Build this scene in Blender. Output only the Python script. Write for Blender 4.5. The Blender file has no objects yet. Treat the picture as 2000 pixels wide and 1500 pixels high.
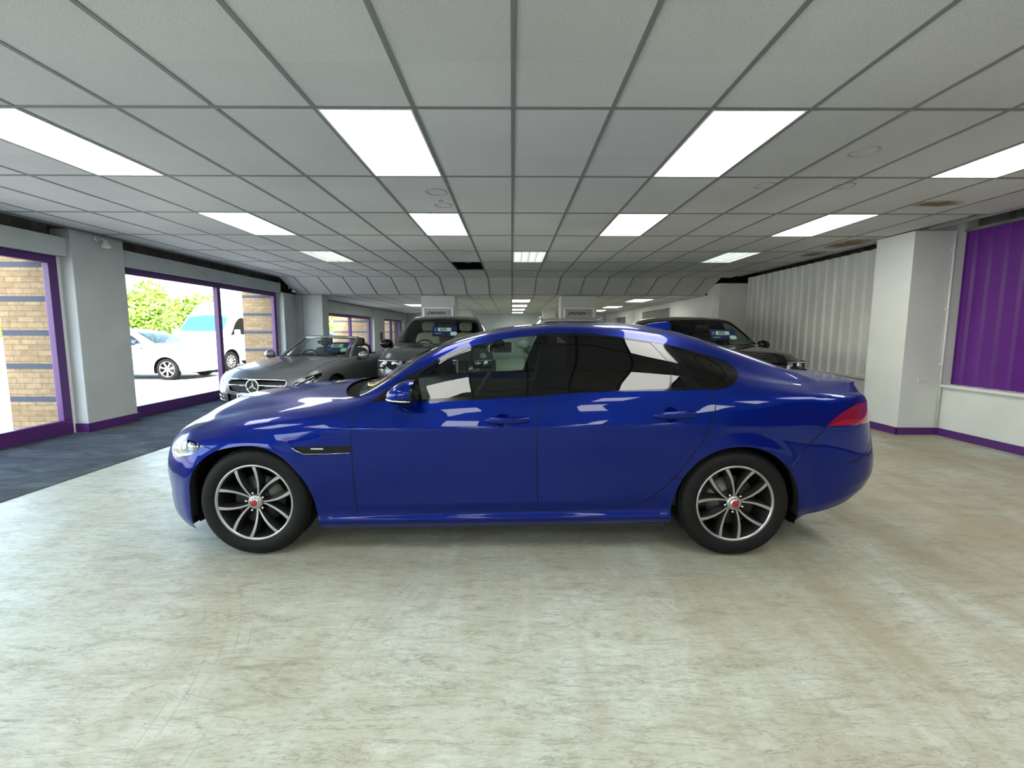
import bpy, bmesh, math, random
import numpy as np
from mathutils import Vector, Matrix
from mathutils.bvhtree import BVHTree
from mathutils.geometry import delaunay_2d_cdt
random.seed(7)
SC = bpy.context.scene
COL = SC.collection

# ------------------------------------------------------------------ camera
CAM_H = 1.39
cd = bpy.data.cameras.new('camera')
cam = bpy.data.objects.new('camera', cd); COL.objects.link(cam)
cd.sensor_fit = 'HORIZONTAL'; cd.sensor_width = 36.0
cd.lens = 874.6/2000*36.0
cd.shift_y = -0.0038
cd.clip_start = 0.05; cd.clip_end = 300
_p, _y, _r = .1076, .0011, .0026
_F = Vector((math.sin(_y)*math.cos(_p), math.cos(_y)*math.cos(_p), -math.sin(_p)))
_r0 = Vector((math.cos(_y), -math.sin(_y), 0)); _u0 = _r0.cross(_F)
_R = math.cos(_r)*_r0 + math.sin(_r)*_u0; _U = -math.sin(_r)*_r0 + math.cos(_r)*_u0
_m = Matrix(((_R.x, _U.x, -_F.x, 0), (_R.y, _U.y, -_F.y, 0), (_R.z, _U.z, -_F.z, CAM_H), (0, 0, 0, 1)))
cam.matrix_world = _m
SC.camera = cam

# ------------------------------------------------------------------ colour management, world, sun
SC.view_settings.view_transform = 'Standard'
SC.view_settings.look = 'None'
SC.view_settings.gamma = 1
SC.view_settings.use_curve_mapping = False
SC.view_settings.exposure = 1.26
LED = 5.2            # brightness of the ceiling light panels
SKY = 1.0
w = bpy.data.worlds.new('sky'); SC.world = w; w.use_nodes = True
nt = w.node_tree; nt.nodes.clear()
st = nt.nodes.new('ShaderNodeTexSky'); st.sky_type = 'NISHITA'; st.sun_disc = False
st.sun_elevation = math.radians(48); st.sun_rotation = math.radians(150); st.air_density = 1.0; st.dust_density = 2.0
bg = nt.nodes.new('ShaderNodeBackground'); bg.inputs[1].default_value = SKY
ou = nt.nodes.new('ShaderNodeOutputWorld')
mxw = nt.nodes.new('ShaderNodeMix'); mxw.data_type = 'RGBA'; mxw.blend_type = 'MULTIPLY'; mxw.inputs[0].default_value = 1; mxw.inputs[7].default_value = (1.0, .93, .83, 1)
nt.links.new(st.outputs[0], mxw.inputs[6]); nt.links.new(mxw.outputs[2], bg.inputs[0]); nt.links.new(bg.outputs[0], ou.inputs[0])
sd = bpy.data.lights.new('sun', 'SUN'); sd.energy = 8.0; sd.angle = math.radians(0.6); sd.color = (1, .96, .9)
sun = bpy.data.objects.new('sun', sd); COL.objects.link(sun)
sun.rotation_euler = Vector((-0.45, 0.28, -0.85)).to_track_quat('-Z', 'Y').to_euler()
sun.location = (6, -6, 14)

# ------------------------------------------------------------------ helpers
def tag(o, label=None, cat=None, group=None, kind=None):
    if label: o['label'] = label
    if cat: o['category'] = cat
    if group: o['group'] = group
    if kind: o['kind'] = kind
    return o

def empty(name, loc, rz=0, label=None, cat=None, group=None, kind=None):
    o = bpy.data.objects.new(name, None); COL.objects.link(o)
    o.empty_display_size = .1
    o.location = loc; o.rotation_euler = (0, 0, rz)
    return tag(o, label, cat, group, kind)

class MB:
    """collects shapes, then links them as one mesh object"""
    def __init__(s): s.v = []; s.f = []; s.sm = []
    def add(s, V, F, smooth=False):
        b = len(s.v); s.v += [tuple(map(float, v)) for v in V]
        for f in F: s.f.append(tuple(b+i for i in f)); s.sm.append(smooth)
        return s
    def box(s, x0, x1, y0, y1, z0, z1):
        V = [(x0,y0,z0),(x1,y0,z0),(x1,y1,z0),(x0,y1,z0),(x0,y0,z1),(x1,y0,z1),(x1,y1,z1),(x0,y1,z1)]
        return s.add(V, [(0,3,2,1),(4,5,6,7),(0,1,5,4),(1,2,6,5),(2,3,7,6),(3,0,4,7)])
    def bar(s, a, b, wx, wz=None, up=(0, 0, 1)):
        """rectangular bar from a to b"""
        a = Vector(a); b = Vector(b); d = (b-a).normalized(); u = Vector(up)
        if abs(d.dot(u)) > .98: u = Vector((0, 1, 0))
        r = d.cross(u).normalized(); u = r.cross(d); wz = wz or wx
        V = []
        for p in (a, b):
            for i, j in ((-1,-1),(1,-1),(1,1),(-1,1)): V.append(p + r*wx/2*i + u*wz/2*j)
        return s.add(V, [(0,1,2,3),(7,6,5,4),(0,4,5,1),(1,5,6,2),(2,6,7,3),(3,7,4,0)])
    def tube(s, pts, r, n=10, caps=True, smooth=True):
        pts = [Vector(p) for p in pts]; rr = r if isinstance(r, (list, tuple)) else [r]*len(pts)
        V = []; prev = None
        for i, p in enumerate(pts):
            d = (pts[min(i+1, len(pts)-1)]-pts[max(i-1, 0)]).normalized()
            if prev is None:
                u = Vector((0, 0, 1)) if abs(d.z) < .9 else Vector((1, 0, 0))
                u = (u - d*u.dot(d)).normalized()
            else: u = (prev - d*prev.dot(d)).normalized()
            prev = u; q = d.cross(u)
            for k in range(n):
                a = 2*math.pi*k/n; V.append(p + (u*math.cos(a)+q*math.sin(a))*rr[i])
        F = [(i*n+k, i*n+(k+1) % n, (i+1)*n+(k+1) % n, (i+1)*n+k) for i in range(len(pts)-1) for k in range(n)]
        s.add(V, F, smooth)
        if caps:
            b = len(s.v)-len(V); s.f.append(tuple(b+k for k in range(n))[::-1]); s.sm.append(False)
            s.f.append(tuple(b+(len(pts)-1)*n+k for k in range(n))); s.sm.append(False)
        return s
    def lathe(s, prof, n=32, axis='z', c=(0, 0, 0), smooth=True, close=False):
        V = []
        for r, h in prof:
            for k in range(n):
                a = 2*math.pi*k/n; x, y = r*math.cos(a), r*math.sin(a)
                if axis == 'z': V.append((c[0]+x, c[1]+y, c[2]+h))
                elif axis == 'y': V.append((c[0]+x, c[1]+h, c[2]-y))
                else: V.append((c[0]+h, c[1]+x, c[2]+y))
        m = len(prof); F = []
        for i in range(m if close else m-1):
            j = (i+1) % m
            for k in range(n): F.append((i*n+k, i*n+(k+1) % n, j*n+(k+1) % n, j*n+k))
        return s.add(V, F, smooth)
    def prism(s, poly, axis, a, b):
        """extrude a 2D polygon along an axis between a and b ('x': poly=(y,z); 'y': (x,z); 'z': (x,y))"""
        n = len(poly); V = []
        for h in (a, b):
            for p, q in poly:
                V.append({'x': (h, p, q), 'y': (p, h, q), 'z': (p, q, h)}[axis])
        F = [tuple(range(n))[::-1], tuple(range(n, 2*n))] + [(i, (i+1) % n, n+(i+1) % n, n+i) for i in range(n)]
        return s.add(V, F)
    def ico(s, c, r, sx=1, sy=1, sz=1, n=10, m=7, smooth=True):
        V = [(c[0], c[1], c[2]+r*sz)]
        for i in range(1, m):
            t = math.pi*i/m
            for k in range(n):
                a = 2*math.pi*k/n
                V.append((c[0]+r*sx*math.sin(t)*math.cos(a), c[1]+r*sy*math.sin(t)*math.sin(a), c[2]+r*sz*math.cos(t)))
        V.append((c[0], c[1], c[2]-r*sz)); e = len(V)-1
        F = [(0, 1+k, 1+(k+1) % n) for k in range(n)]
        for i in range(m-2):
            for k in range(n): F.append((1+i*n+k, 1+(i+1)*n+k, 1+(i+1)*n+(k+1) % n, 1+i*n+(k+1) % n))
        F += [(e, 1+(m-2)*n+(k+1) % n, 1+(m-2)*n+k) for k in range(n)]
        return s.add(V, F, smooth)
    def build(s, name, mat, parent=None, bevel=0, recalc=True, seg=2):
        me = bpy.data.meshes.new(name); me.from_pydata(s.v, [], s.f)
        me.polygons.foreach_set('use_smooth', s.sm)
        if recalc:
            bm = bmesh.new(); bm.from_mesh(me); bmesh.ops.recalc_face_normals(bm, faces=bm.faces[:]); bm.to_mesh(me); bm.free()
        me.update()
        o = bpy.data.objects.new(name, me); COL.objects.link(o)
        if mat: me.materials.append(mat)
        if parent: o.parent = parent
        if bevel:
            b = o.modifiers.new('bevel', 'BEVEL'); b.width = bevel; b.segments = seg; b.limit_method = 'ANGLE'
        return o

def copy_tree(o, parent=None):
    c = o.copy(); COL.objects.link(c); c.parent = parent
    for ch in [k for k in o.children]: copy_tree(ch, c)
    return c

# ------------------------------------------------------------------ materials
def mat(name, col, rough=.5, metal=0, coat=0, spec=.5, emit=0, ecol=None, trans=0, alpha=1, ior=1.45):
    m = bpy.data.materials.new(name); m.use_nodes = True
    b = m.node_tree.nodes['Principled BSDF']
    b.inputs['Base Color'].default_value = (*col, 1); b.inputs['Roughness'].default_value = rough
    b.inputs['Metallic'].default_value = metal; b.inputs['IOR'].default_value = ior
    b.inputs['Specular IOR Level'].default_value = spec
    b.inputs['Coat Weight'].default_value = coat; b.inputs['Coat Roughness'].default_value = .02
    b.inputs['Transmission Weight'].default_value = trans; b.inputs['Alpha'].default_value = alpha
    if emit:
        b.inputs['Emission Color'].default_value = (*(ecol or col), 1); b.inputs['Emission Strength'].default_value = emit
    return m

class NT:
    def __init__(s, m): s.m = m; s.t = m.node_tree; s.b = s.t.nodes['Principled BSDF']
    def n(s, typ, **kw):
        o = s.t.nodes.new('ShaderNode'+typ)
        for k, v in kw.items():
            if k.startswith('_'): setattr(o, k[1:], v)
            else: o.inputs[k.replace('__', ' ')].default_value = v
        return o
    def l(s, a, b): s.t.links.new(a, b)
    def coord(s, sc=(1, 1, 1), rot=(0, 0, 0), kind='Object'):
        c = s.n('TexCoord'); mp = s.n('Mapping'); mp.inputs['Scale'].default_value = sc; mp.inputs['Rotation'].default_value = rot
        s.l(c.outputs[kind], mp.inputs[0]); return mp.outputs[0]
    def noise(s, vec, scale, detail=4, rough=.5, dist=0):
        o = s.n('TexNoise', Scale=scale, Detail=detail, Roughness=rough, Distortion=dist); s.l(vec, o.inputs['Vector']); return o.outputs['Fac']
    def ramp(s, fac, stops):
        r = s.n('ValToRGB'); e = r.color_ramp.elements
        while len(e) < len(stops): e.new(.5)
        for k, (p, c) in enumerate(stops): e[k].position = p; e[k].color = (*c, 1) if len(c) == 3 else c
        s.l(fac, r.inputs[0]); return r.outputs[0]
    def mix(s, fac, a, b, mode='MIX'):
        o = s.n('Mix', _data_type='RGBA', _blend_type=mode)
        for sock, v in ((o.inputs[0], fac), (o.inputs[6], a), (o.inputs[7], b)):
            if hasattr(v, 'is_output') or hasattr(v, 'links'): s.l(v, sock)
            elif isinstance(v, tuple): sock.default_value = (*v, 1)
            else: sock.default_value = v
        return o.outputs[2]
    def math(s, op, a, b=0.0, c=0.0, clamp=False):
        o = s.n('Math', _operation=op, _use_clamp=clamp)
        for i, v in enumerate((a, b, c)):
            if hasattr(v, 'links'): s.l(v, o.inputs[i])
            else: o.inputs[i].default_value = v
        return o.outputs[0]
    def bump(s, h, strength=.3, dist=.01):
        o = s.n('Bump', Strength=strength, Distance=dist); s.l(h, o.inputs['Height']); s.l(o.outputs[0], s.b.inputs['Normal'])

def glass_mat(name, tint, gloss=1.0, rough=.0, ior=1.5):
    """thin pane: a tinted see-through sheet with a clear reflection"""
    m = bpy.data.materials.new(name); m.use_nodes = True; t = m.node_tree; t.nodes.clear()
    o = t.nodes.new('ShaderNodeOutputMaterial'); mx = t.nodes.new('ShaderNodeMixShader')
    tr = t.nodes.new('ShaderNodeBsdfTransparent'); tr.inputs[0].default_value = (*tint, 1)
    gl = t.nodes.new('ShaderNodeBsdfGlossy'); gl.inputs['Roughness'].default_value = rough; gl.inputs[0].default_value = (gloss, gloss, gloss, 1)
    ge = t.nodes.new('ShaderNodeNewGeometry'); dt = t.nodes.new('ShaderNodeVectorMath'); dt.operation = 'DOT_PRODUCT'
    t.links.new(ge.outputs['Incoming'], dt.inputs[0]); t.links.new(ge.outputs['Normal'], dt.inputs[1])
    def mth(op, a, b):
        n = t.nodes.new('ShaderNodeMath'); n.operation = op
        for i, v in enumerate((a, b)):
            if hasattr(v, 'links'): t.links.new(v, n.inputs[i])
            else: n.inputs[i].default_value = v
        return n.outputs[0]
    f0 = ((ior-1)/(ior+1))**2; c1 = mth('SUBTRACT', 1.0, mth('ABSOLUTE', dt.outputs['Value'], 0.0)); p5 = mth('POWER', c1, 5.0)
    fac = mth('ADD', mth('MULTIPLY', p5, 1-f0), f0)
    t.links.new(fac, mx.inputs[0]); t.links.new(tr.outputs[0], mx.inputs[1]); t.links.new(gl.outputs[0], mx.inputs[2])
    t.links.new(mx.outputs[0], o.inputs[0]); return m

M = {}
def speckle(name, col, amp=.08, scale=6, rough=.8, det=5, bump=0, sc=(1, 1, 1)):
    m = mat(name, col, rough); t = NT(m); v = t.coord(sc)
    f = t.noise(v, scale, det)
    lo = tuple(c*(1-amp) for c in col); hi = tuple(min(1, c*(1+amp)) for c in col)
    t.l(t.ramp(f, [(.3, lo), (.7, hi)]), t.b.inputs['Base Color'])
    if bump: t.bump(f, bump)
    return m
M['wall'] = speckle('painted_wall', (.66, .68, .65), .05, 2.2, .6)
M['wall_cool'] = speckle('painted_wall_cool', (.52, .56, .56), .06, 2.2, .6)
M['purple'] = speckle('purple_paint', (.088, .026, .155), .06, 3, .35)
M['purple_sheet'] = speckle('purple_sheet', (.120, .020, .225), .08, 3, .28)
M['sheet'] = speckle('grey_sheet', (.70, .70, .67), .10, 2.5, .45, sc=(1, 1, .4))
M['dark_gap'] = mat('dark_void', (.012, .012, .013), .9)
M['steel_gap'] = speckle('dull_steel', (.16, .165, .155), .25, 5, .6)
M['shutter'] = speckle('grey_shutter', (.22, .22, .21), .1, 3, .6)
M['white'] = mat('white_plastic', (.75, .77, .76), .4)
M['black'] = mat('black_plastic', (.012, .012, .013), .45)
M['grid'] = mat('ceiling_grid_metal', (.22, .23, .22), .6)
def ceil_mat():
    m = mat('ceiling_tile', (.75, .76, .75), .9); t = NT(m)
    v = t.coord()
    big = t.noise(v, .55, 3); c = t.ramp(big, [(.3, (.61, .62, .60)), (.7, (.75, .755, .73))])
    br = t.n('TexBrick', Scale=1.0, _offset=0.0); br.inputs['Brick Width'].default_value = .6; br.inputs['Row Height'].default_value = 1.2
    br.inputs['Mortar Size'].default_value = 0; br.inputs['Color1'].default_value = (.93, .93, .93, 1); br.inputs['Color2'].default_value = (1, 1, 1, 1)
    t.l(v, br.inputs['Vector'])
    c = t.mix(1.0, c, br.outputs[0], 'MULTIPLY')
    fine = t.noise(v, 190, 2, .6); sp = t.ramp(fine, [(.33, (.62, .62, .62)), (.47, (1, 1, 1))])
    c = t.mix(1.0, c, sp, 'MULTIPLY')
    # brown damp stains near the right edge of the ceiling
    se = t.n('SeparateXYZ'); t.l(v, se.inputs[0])
    d = None
    for (x, y, rx, ry) in ((4.45, 4.85, .30, .14), (5.1, 6.95, .28, .5), (5.2, 7.9, .2, .3)):
        dx = t.math('POWER', t.math('ABSOLUTE', t.math('DIVIDE', t.math('SUBTRACT', se.outputs[0], x), rx)), 2)
        dy = t.math('POWER', t.math('ABSOLUTE', t.math('DIVIDE', t.math('SUBTRACT', se.outputs[1], y), ry)), 2)
        s1 = t.math('SUBTRACT', 1.0, t.math('ADD', dx, dy), clamp=True)
        d = s1 if d is None else t.math('MAXIMUM', d, s1)
    wob = t.noise(v, 9, 4); f = t.math('MULTIPLY', t.math('MULTIPLY', d, wob), 2.2, clamp=True)
    c = t.mix(f, c, (.20, .13, .06))
    t.l(c, t.b.inputs['Base Color']); return m
M['tile'] = ceil_mat()
def floor_mat():
    m = mat('resin_floor', (.4, .42, .37), .42, spec=.35); t = NT(m)
    v = t.coord(); vs = t.coord((.75, 2.0, 1), (0, 0, .10)); vt = t.coord((2.6, .55, 1), (0, 0, -.22))
    big = t.noise(v, .35, 5, .6, .7)
    base = t.ramp(big, [(.30, (.38, .37, .31)), (.48, (.47, .50, .445)), (.68, (.52, .585, .565))])
    med = t.noise(vs, 4.2, 10, .68, .9)
    base = t.mix(1.0, base, t.ramp(med, [(.30, (.70, .67, .58)), (.46, (.96, .955, .93)), (.70, (1.10, 1.11, 1.11))]), 'MULTIPLY')
    fin = t.noise(vs, 20, 10, .75, .6)
    base = t.mix(1.0, base, t.ramp(fin, [(.30, (.74, .73, .69)), (.48, (.98, .98, .97)), (.72, (1.10, 1.11, 1.10))]), 'MULTIPLY')
    for sc_, rt_, w_ in ((2.6, .15, .62), (5.5, .45, .72), (3.5, -.5, .8)):      # thin dark scratches
        scr = t.noise(t.coord((.6, 3.6, 1), (0, 0, rt_)), sc_, 7, .62, 1.8)
        line = t.ramp(scr, [(.482, (1, 1, 1)), (.497, (w_, w_, w_*.96)), (.512, (1, 1, 1))])
        base = t.mix(1.0, base, line, 'MULTIPLY')
    # pale rubbed arcs and rubber marks left by turning tyres
    se = t.n('SeparateXYZ'); t.l(v, se.inputs[0])
    for (cx_, cy_, r_, wd, ymn, ymx, xmn, xmx) in ((1.05, 1.75, 1.72, .105, 1.7, 2.55, -1.2, .2), (-2.9, 1.2, 1.75, .11, 1.3, 2.6, -2.0, -.6), (2.6, 3.2, 2.1, .11, 1.6, 2.6, .2, 1.6)):
        dx = t.math('SUBTRACT', se.outputs[0], cx_); dy = t.math('SUBTRACT', se.outputs[1], cy_)
        rr_ = t.math('SQRT', t.math('ADD', t.math('MULTIPLY', dx, dx), t.math('MULTIPLY', dy, dy)))
        dr = t.math('SUBTRACT', rr_, r_)
        inb = t.math('LESS_THAN', t.math('ABSOLUTE', dr), wd)
        for so, lo, hi in ((se.outputs[1], ymn, ymx), (se.outputs[0], xmn, xmx)):
            inb = t.math('MULTIPLY', inb, t.math('MULTIPLY', t.math('GREATER_THAN', so, lo), t.math('LESS_THAN', so, hi)))
        gr = t.math('LESS_THAN', t.math('MODULO', t.math('ADD', dr, 5.0), .052), .009)
        wear = t.ramp(t.noise(v, 5, 4), [(.40, (0, 0, 0)), (.62, (1, 1, 1))])
        base = t.mix(t.math('MULTIPLY', t.math('MULTIPLY', inb, wear), .13), base, (.62, .62, .56))
        base = t.mix(t.math('MULTIPLY', t.math('MULTIPLY', t.math('MULTIPLY', inb, gr), wear), .28), base, (.20, .19, .16))
    # brown dirt running in long streaks, more of it towards the right
    dn = t.noise(vt, 1.2, 9, .66, .7)
    rt = t.n('MapRange', _clamp=True); rt.inputs[1].default_value = -2.5; rt.inputs[2].default_value = 3.5; t.l(se.outputs[0], rt.inputs[0])
    df = t.math('MULTIPLY', t.ramp(dn, [(.40, (0, 0, 0)), (.66, (1, 1, 1))]), t.math('MULTIPLY_ADD', rt.outputs[0], .70, .16), clamp=True)
    base = t.mix(df, base, (.26, .225, .145))
    ry = t.n('MapRange', _clamp=True); ry.inputs[1].default_value = 1.4; ry.inputs[2].default_value = 2.6; t.l(se.outputs[1], ry.inputs[0])
    d2 = t.math('MULTIPLY', t.math('MULTIPLY', ry.outputs[0], t.ramp(t.noise(v, 1.1, 6, .6), [(.36, (0, 0, 0)), (.6, (1, 1, 1))])), t.math('MULTIPLY_ADD', rt.outputs[0], .50, .22), clamp=True)
    base = t.mix(d2, base, (.30, .26, .18))
    t.l(base, t.b.inputs['Base Color'])
    rr = t.ramp(med, [(.3, (.55, .55, .55)), (.7, (.36, .36, .36))]); t.l(rr, t.b.inputs['Roughness'])
    t.bump(fin, .06, .004)
    return m
M['floor'] = floor_mat()
def carpet_mat():
    m = mat('dark_carpet', (.04, .045, .055), .95, spec=.15); t = NT(m)
    f = t.noise(t.coord((1, 2.2, 1), (0, 0, .4)), 2.2, 8, .65, .8)
    c = t.ramp(f, [(.3, (.037, .041, .047)), (.55, (.072, .081, .091)), (.75, (.13, .146, .162))])
    g = t.noise(t.coord(), 160, 2); c = t.mix(1.0, c, t.ramp(g, [(.3, (.6, .6, .6)), (.7, (1.35, 1.35, 1.35))]), 'MULTIPLY')
    t.l(c, t.b.inputs['Base Color']); t.bump(g, .5, .006); return m
M['carpet'] = carpet_mat()
def brick_mat():
    m = mat('brick', (.5, .4, .25), .85); t = NT(m)
    gm = t.n('NewGeometry'); se = t.n('SeparateXYZ'); t.l(gm.outputs['Position'], se.inputs[0])
    cx = t.n('CombineXYZ'); t.l(t.math('ADD', se.outputs[0], se.outputs[1]), cx.inputs[0]); t.l(se.outputs[2], cx.inputs[1])
    b = t.n('TexBrick', Scale=1.0); b.inputs['Brick Width'].default_value = .225; b.inputs['Row Height'].default_value = .075
    b.inputs['Mortar Size'].default_value = .006; b.inputs['Color1'].default_value = (.24, .16, .078, 1); b.inputs['Color2'].default_value = (.32, .225, .12, 1)
    b.inputs['Mortar'].default_value = (.15, .13, .10, 1); t.l(cx.outputs[0], b.inputs['Vector'])
    n = t.noise(cx.outputs[0], 14, 4); c = t.mix(1.0, b.outputs[0], t.ramp(n, [(.3, (.8, .78, .74)), (.7, (1.15, 1.12, 1.1))]), 'MULTIPLY')
    # one blue-grey course in every six
    k = t.math('MODULO', t.math('ADD', se.outputs[2], .03), .45); band = t.math('LESS_THAN', k, .075)
    c = t.mix(band, c, (.055, .062, .085))
    t.l(c, t.b.inputs['Base Color']); return m
M['brick'] = brick_mat()
M['pane'] = glass_mat('window_glass', (.93, .97, .96))
M['tarmac'] = speckle('sunlit_concrete', (.40, .39, .37), .06, 1.5, .9)
# ------------------------------------------------------------------ room shell
ZC = 2.732; ZL = 2.37; Y0 = 2.8587        # upper ceiling, lower ceiling, first grid row seen
XL, XR = -5.75, 5.42
def struct(o): o['kind'] = 'structure'; return o
struct(MB().box(-6.2, 6.6, -7, 25.2, -.2, 0).build('floor', M['floor']))
cp = MB().prism([(-5.96, -6.9), (-4.14, -6.9), (-4.14, 24.8), (-5.76, 24.8), (-5.76, 12.65), (-5.06, 12.65), (-5.06, 12.16), (-5.77, 12.16), (-5.77, 11.5), (-5.96, 11.5), (-5.96, 6.9), (-5.77, 6.9), (-5.77, 6.0), (-5.96, 6.0)], 'z', .0005, .006).build('carpet', M['carpet'])
tag(cp, 'dark blue-grey carpet strip along the shopfront windows', 'carpet')

# upper ceiling: tiles between grid rows, leaving openings for the fittings
def cols_rows():
    rows = list(range(-8, 7)); cols = list(range(-10, 9))
    return rows, cols
LEDS = [(c, r) for r in (-8, -6, -4, -2, 0, 2) for c in (-6, -2, 2, 6)]
LOUV = [(-6, 4), (0, 4), (6, 4)]
HOLE = [(-2, 5)]
XG = -.0057 + .0057
def gx(c): return .6*c + .0057
def gy(r): return Y0 + 1.2*r
mb = MB()
for r in range(-8, 7):
    for c in range(-10, 10):
        if (c, r) in LEDS or (c, r) in LOUV or (c, r) in HOLE: continue
        x0, x1 = max(gx(c), XL), min(gx(c+1), XR)
        if x1-x0 < .02: continue
        if c >= 8 and r == 2:   # the edge tile beside the pillar is cut back
            x1 = min(x1, 5.28)
        mb.box(x0, x1, gy(r), gy(r+1), ZC, ZC+.015)
# sloping bulkhead down to the lower ceiling
ys0, ys1 = gy(7), 12.16
sl = [(ys0, ZC), (ys0+.02, ZC+.02), (ys1+.02, ZL+.02), (ys1, ZL)]
mb.prism(sl, 'x', XL, 5.17)
mb.box(XL, 5.35, ys1, 24.9, ZL, ZL+.015)
struct(mb.build('ceiling', M['tile']))
# grid bars
mb = MB(); g = .0135; zt = ZC-.004
for c in range(-9, 9): mb.box(gx(c)-g, gx(c)+g, gy(-8), gy(7), zt, ZC+.02)
for r in range(-8, 8): mb.box(XL, XR, gy(r)-g, gy(r)+g, zt-.0006, ZC+.02)
mb.box(XL-.02, XL, gy(-8), gy(7), zt-.02, ZC+.02); mb.box(XR, XR+.015, gy(-8), 5.99, zt-.02, ZC+.02); mb.box(XR, XR+.015, 6.7, 10.9, zt-.02, ZC+.02)
n = Vector((0, -(ZC-ZL), -(ys1-ys0))).normalized()
for c in range(-9, 9):
    mb.bar(Vector((gx(c), ys0, ZC))+n*.002, Vector((gx(c), ys1, ZL))+n*.002, .024, .012, up=n)
mb.box(XL, 5.05, ys1-.015, ys1+.015, ZL-.005, ZL+.01)
struct(mb.build('trim_1', M['grid']))
mb = MB()
for c in range(-9, 9): mb.box(gx(c)-g, gx(c)+g, ys1, 24.8, ZL-.003, ZL+.01)
for r in range(1, 11): mb.box(XL, 5.3, ys1+1.2*r-g, ys1+1.2*r+g, ZL-.0036, ZL+.01)
struct(mb.build('trim_2', M['grid']))
# roof void and dark strips above the wall heads
mb = MB(); mb.box(-6.4, 6.6, -7, 12.0, 3.35, 3.4); mb.box(-6.4, 6.6, 12.0, 25.1, 2.7, 2.75); mb.box(-6.4, 6.6, 12.0, 12.05, 2.75, 3.4); mb.box(6.5, 6.6, -7, 25.2, 0, 3.4); mb.box(-6.45, -6.3, -7, 12, 2.37, 3.4); mb.box(-6.45, -6.3, 12, 25, 2.0, 2.75)
struct(mb.build('wall_roof_deck', M['dark_gap']))

# --- left wall: piers, shutter boxes, windows
mb = MB()
for (y0, y1, x1) in ((6.05, 6.86, -5.80), (11.55, 12.2, -5.80), (12.2, 12.62, -5.10), (19.05, 20.6, -5.80), (24.3, 24.9, -5.80), (-1.1, -.3, -5.8)):
    mb.box(-6.07, x1, y0, y1, 0, ZC-.01 if y1 < 12.1 else ZL-.002)
mb.box(-6.07, -5.8, 12.62, 14.3, 0, ZL-.002)
struct(mb.build('wall_left', M['wall_cool'], bevel=.008))
bays = [(-.3, 6.05, 0, None), (6.86, 11.55, 1, 9.25), (14.3, 19.05, 2, 16.75), (20.6, 24.3, 3, 22.4), (-7, -1.1, 4, None)]
mb = MB()
for (y0, y1, k, mu) in bays:
    top = 2.60 if y1 < 12 else 2.37
    bot = 2.36 if y1 < 12 else 1.99
    mb.box(-6.3, -5.86, y0+.002, y1-.002, bot, top)
    mb.box(-5.868, -5.855, y0+.002, y1-.002, bot, bot+.03)
struct(mb.build('wall_left_shutter_box', M['wall_cool'], bevel=.006))
# dark profiled sheet seen above the boxes
def corrugated(mb, a, b, z0, z1, fixed, pitch, depth, axis='y', flip=1, frac=.5):
    """trapezoidal cladding running from a to b along axis at position 'fixed'"""
    pts = []; p = a; q = pitch
    while p < b-1e-6:
        for dx, d in ((0, 0), (q*.38, 0), (q*.5, depth), (q*.88, depth)):
            if p+dx < b: pts.append((p+dx, d))
        p += q
    pts.append((b, 0)); V = []
    for (t, d) in pts:
        for z in (z0, z1):
            V.append((fixed+flip*d, t, z) if axis == 'y' else (t, fixed+flip*d, z))
    F = [(2*i, 2*i+1, 2*i+3, 2*i+2) for i in range(len(pts)-1)]
    mb.add(V, F)
mb = MB(); corrugated(mb, -7, 12.0, 2.55, 3.0, -6.05, .30, -.04)
struct(mb.build('wall_left_upper', M['steel_gap'], recalc=False))
wn = 1
for (y0, y1, k, mu) in bays:
    zt_, zb = (2.36, .19) if y1 < 12 else (1.99, .19)
    fx0, fx1 = -6.05, -5.965
    root = struct(empty('window_%d' % wn, (-6.0, (y0+y1)/2, 0))); wn += 1
    def L(mb_): 
        mb_.v = [(x+6.0, y-(y0+y1)/2, z) for x, y, z in mb_.v]; return mb_
    f = MB()
    sw = .115
    ya, yb = y0+.045, y1-.045
    f.box(fx0, fx1, ya, yb, 0.0, zb); f.box(fx0, fx1, ya, yb, zt_-.10, zt_)
    f.box(fx0, fx1, ya, ya+sw, zb, zt_-.10); f.box(fx0, fx1, yb-sw, yb, zb, zt_-.10)
    if mu: f.box(fx0, fx1+.01, mu-.05, mu+.05, zb, zt_-.10)
    L(f).build('window_frame', M['purple'], root, bevel=.006)
    pn = MB(); pn.add([(-6.025, ya+.02, zb-.02), (-6.025, yb-.02, zb-.02), (-6.025, yb-.02, zt_-.08), (-6.025, ya+.02, zt_-.08)], [(0, 1, 2, 3)]); L(pn).build('pane', M['pane'], root)
    rv = MB(); rv.box(-6.06, -5.97, y0, y0+.045, 0, zt_); rv.box(-6.06, -5.97, y1-.045, y1, 0, zt_); L(rv).build('reveal_strip', M['white'], root)
# skirting on the piers
mb = MB()
mb.box(-5.80, -5.782, 6.035, 6.878, 0, .125); mb.box(-5.97, -5.782, 6.034, 6.05, 0, .125)
mb.box(-5.80, -5.782, 11.53, 12.2, 0, .125); mb.box(-5.80, -5.082, 12.182, 12.2, 0, .125); mb.box(-5.10, -5.082, 12.182, 12.64, 0, .125)
mb.box(-5.80, -5.782, 12.62, 14.3, 0, .125)
struct(mb.build('baseboard_left', M['purple'], bevel=.004))
struct(MB().box(-5.63, -5.625, 12.193, 12.2, .13, ZL-.01).build('trim_3', M['steel_gap']))

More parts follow.
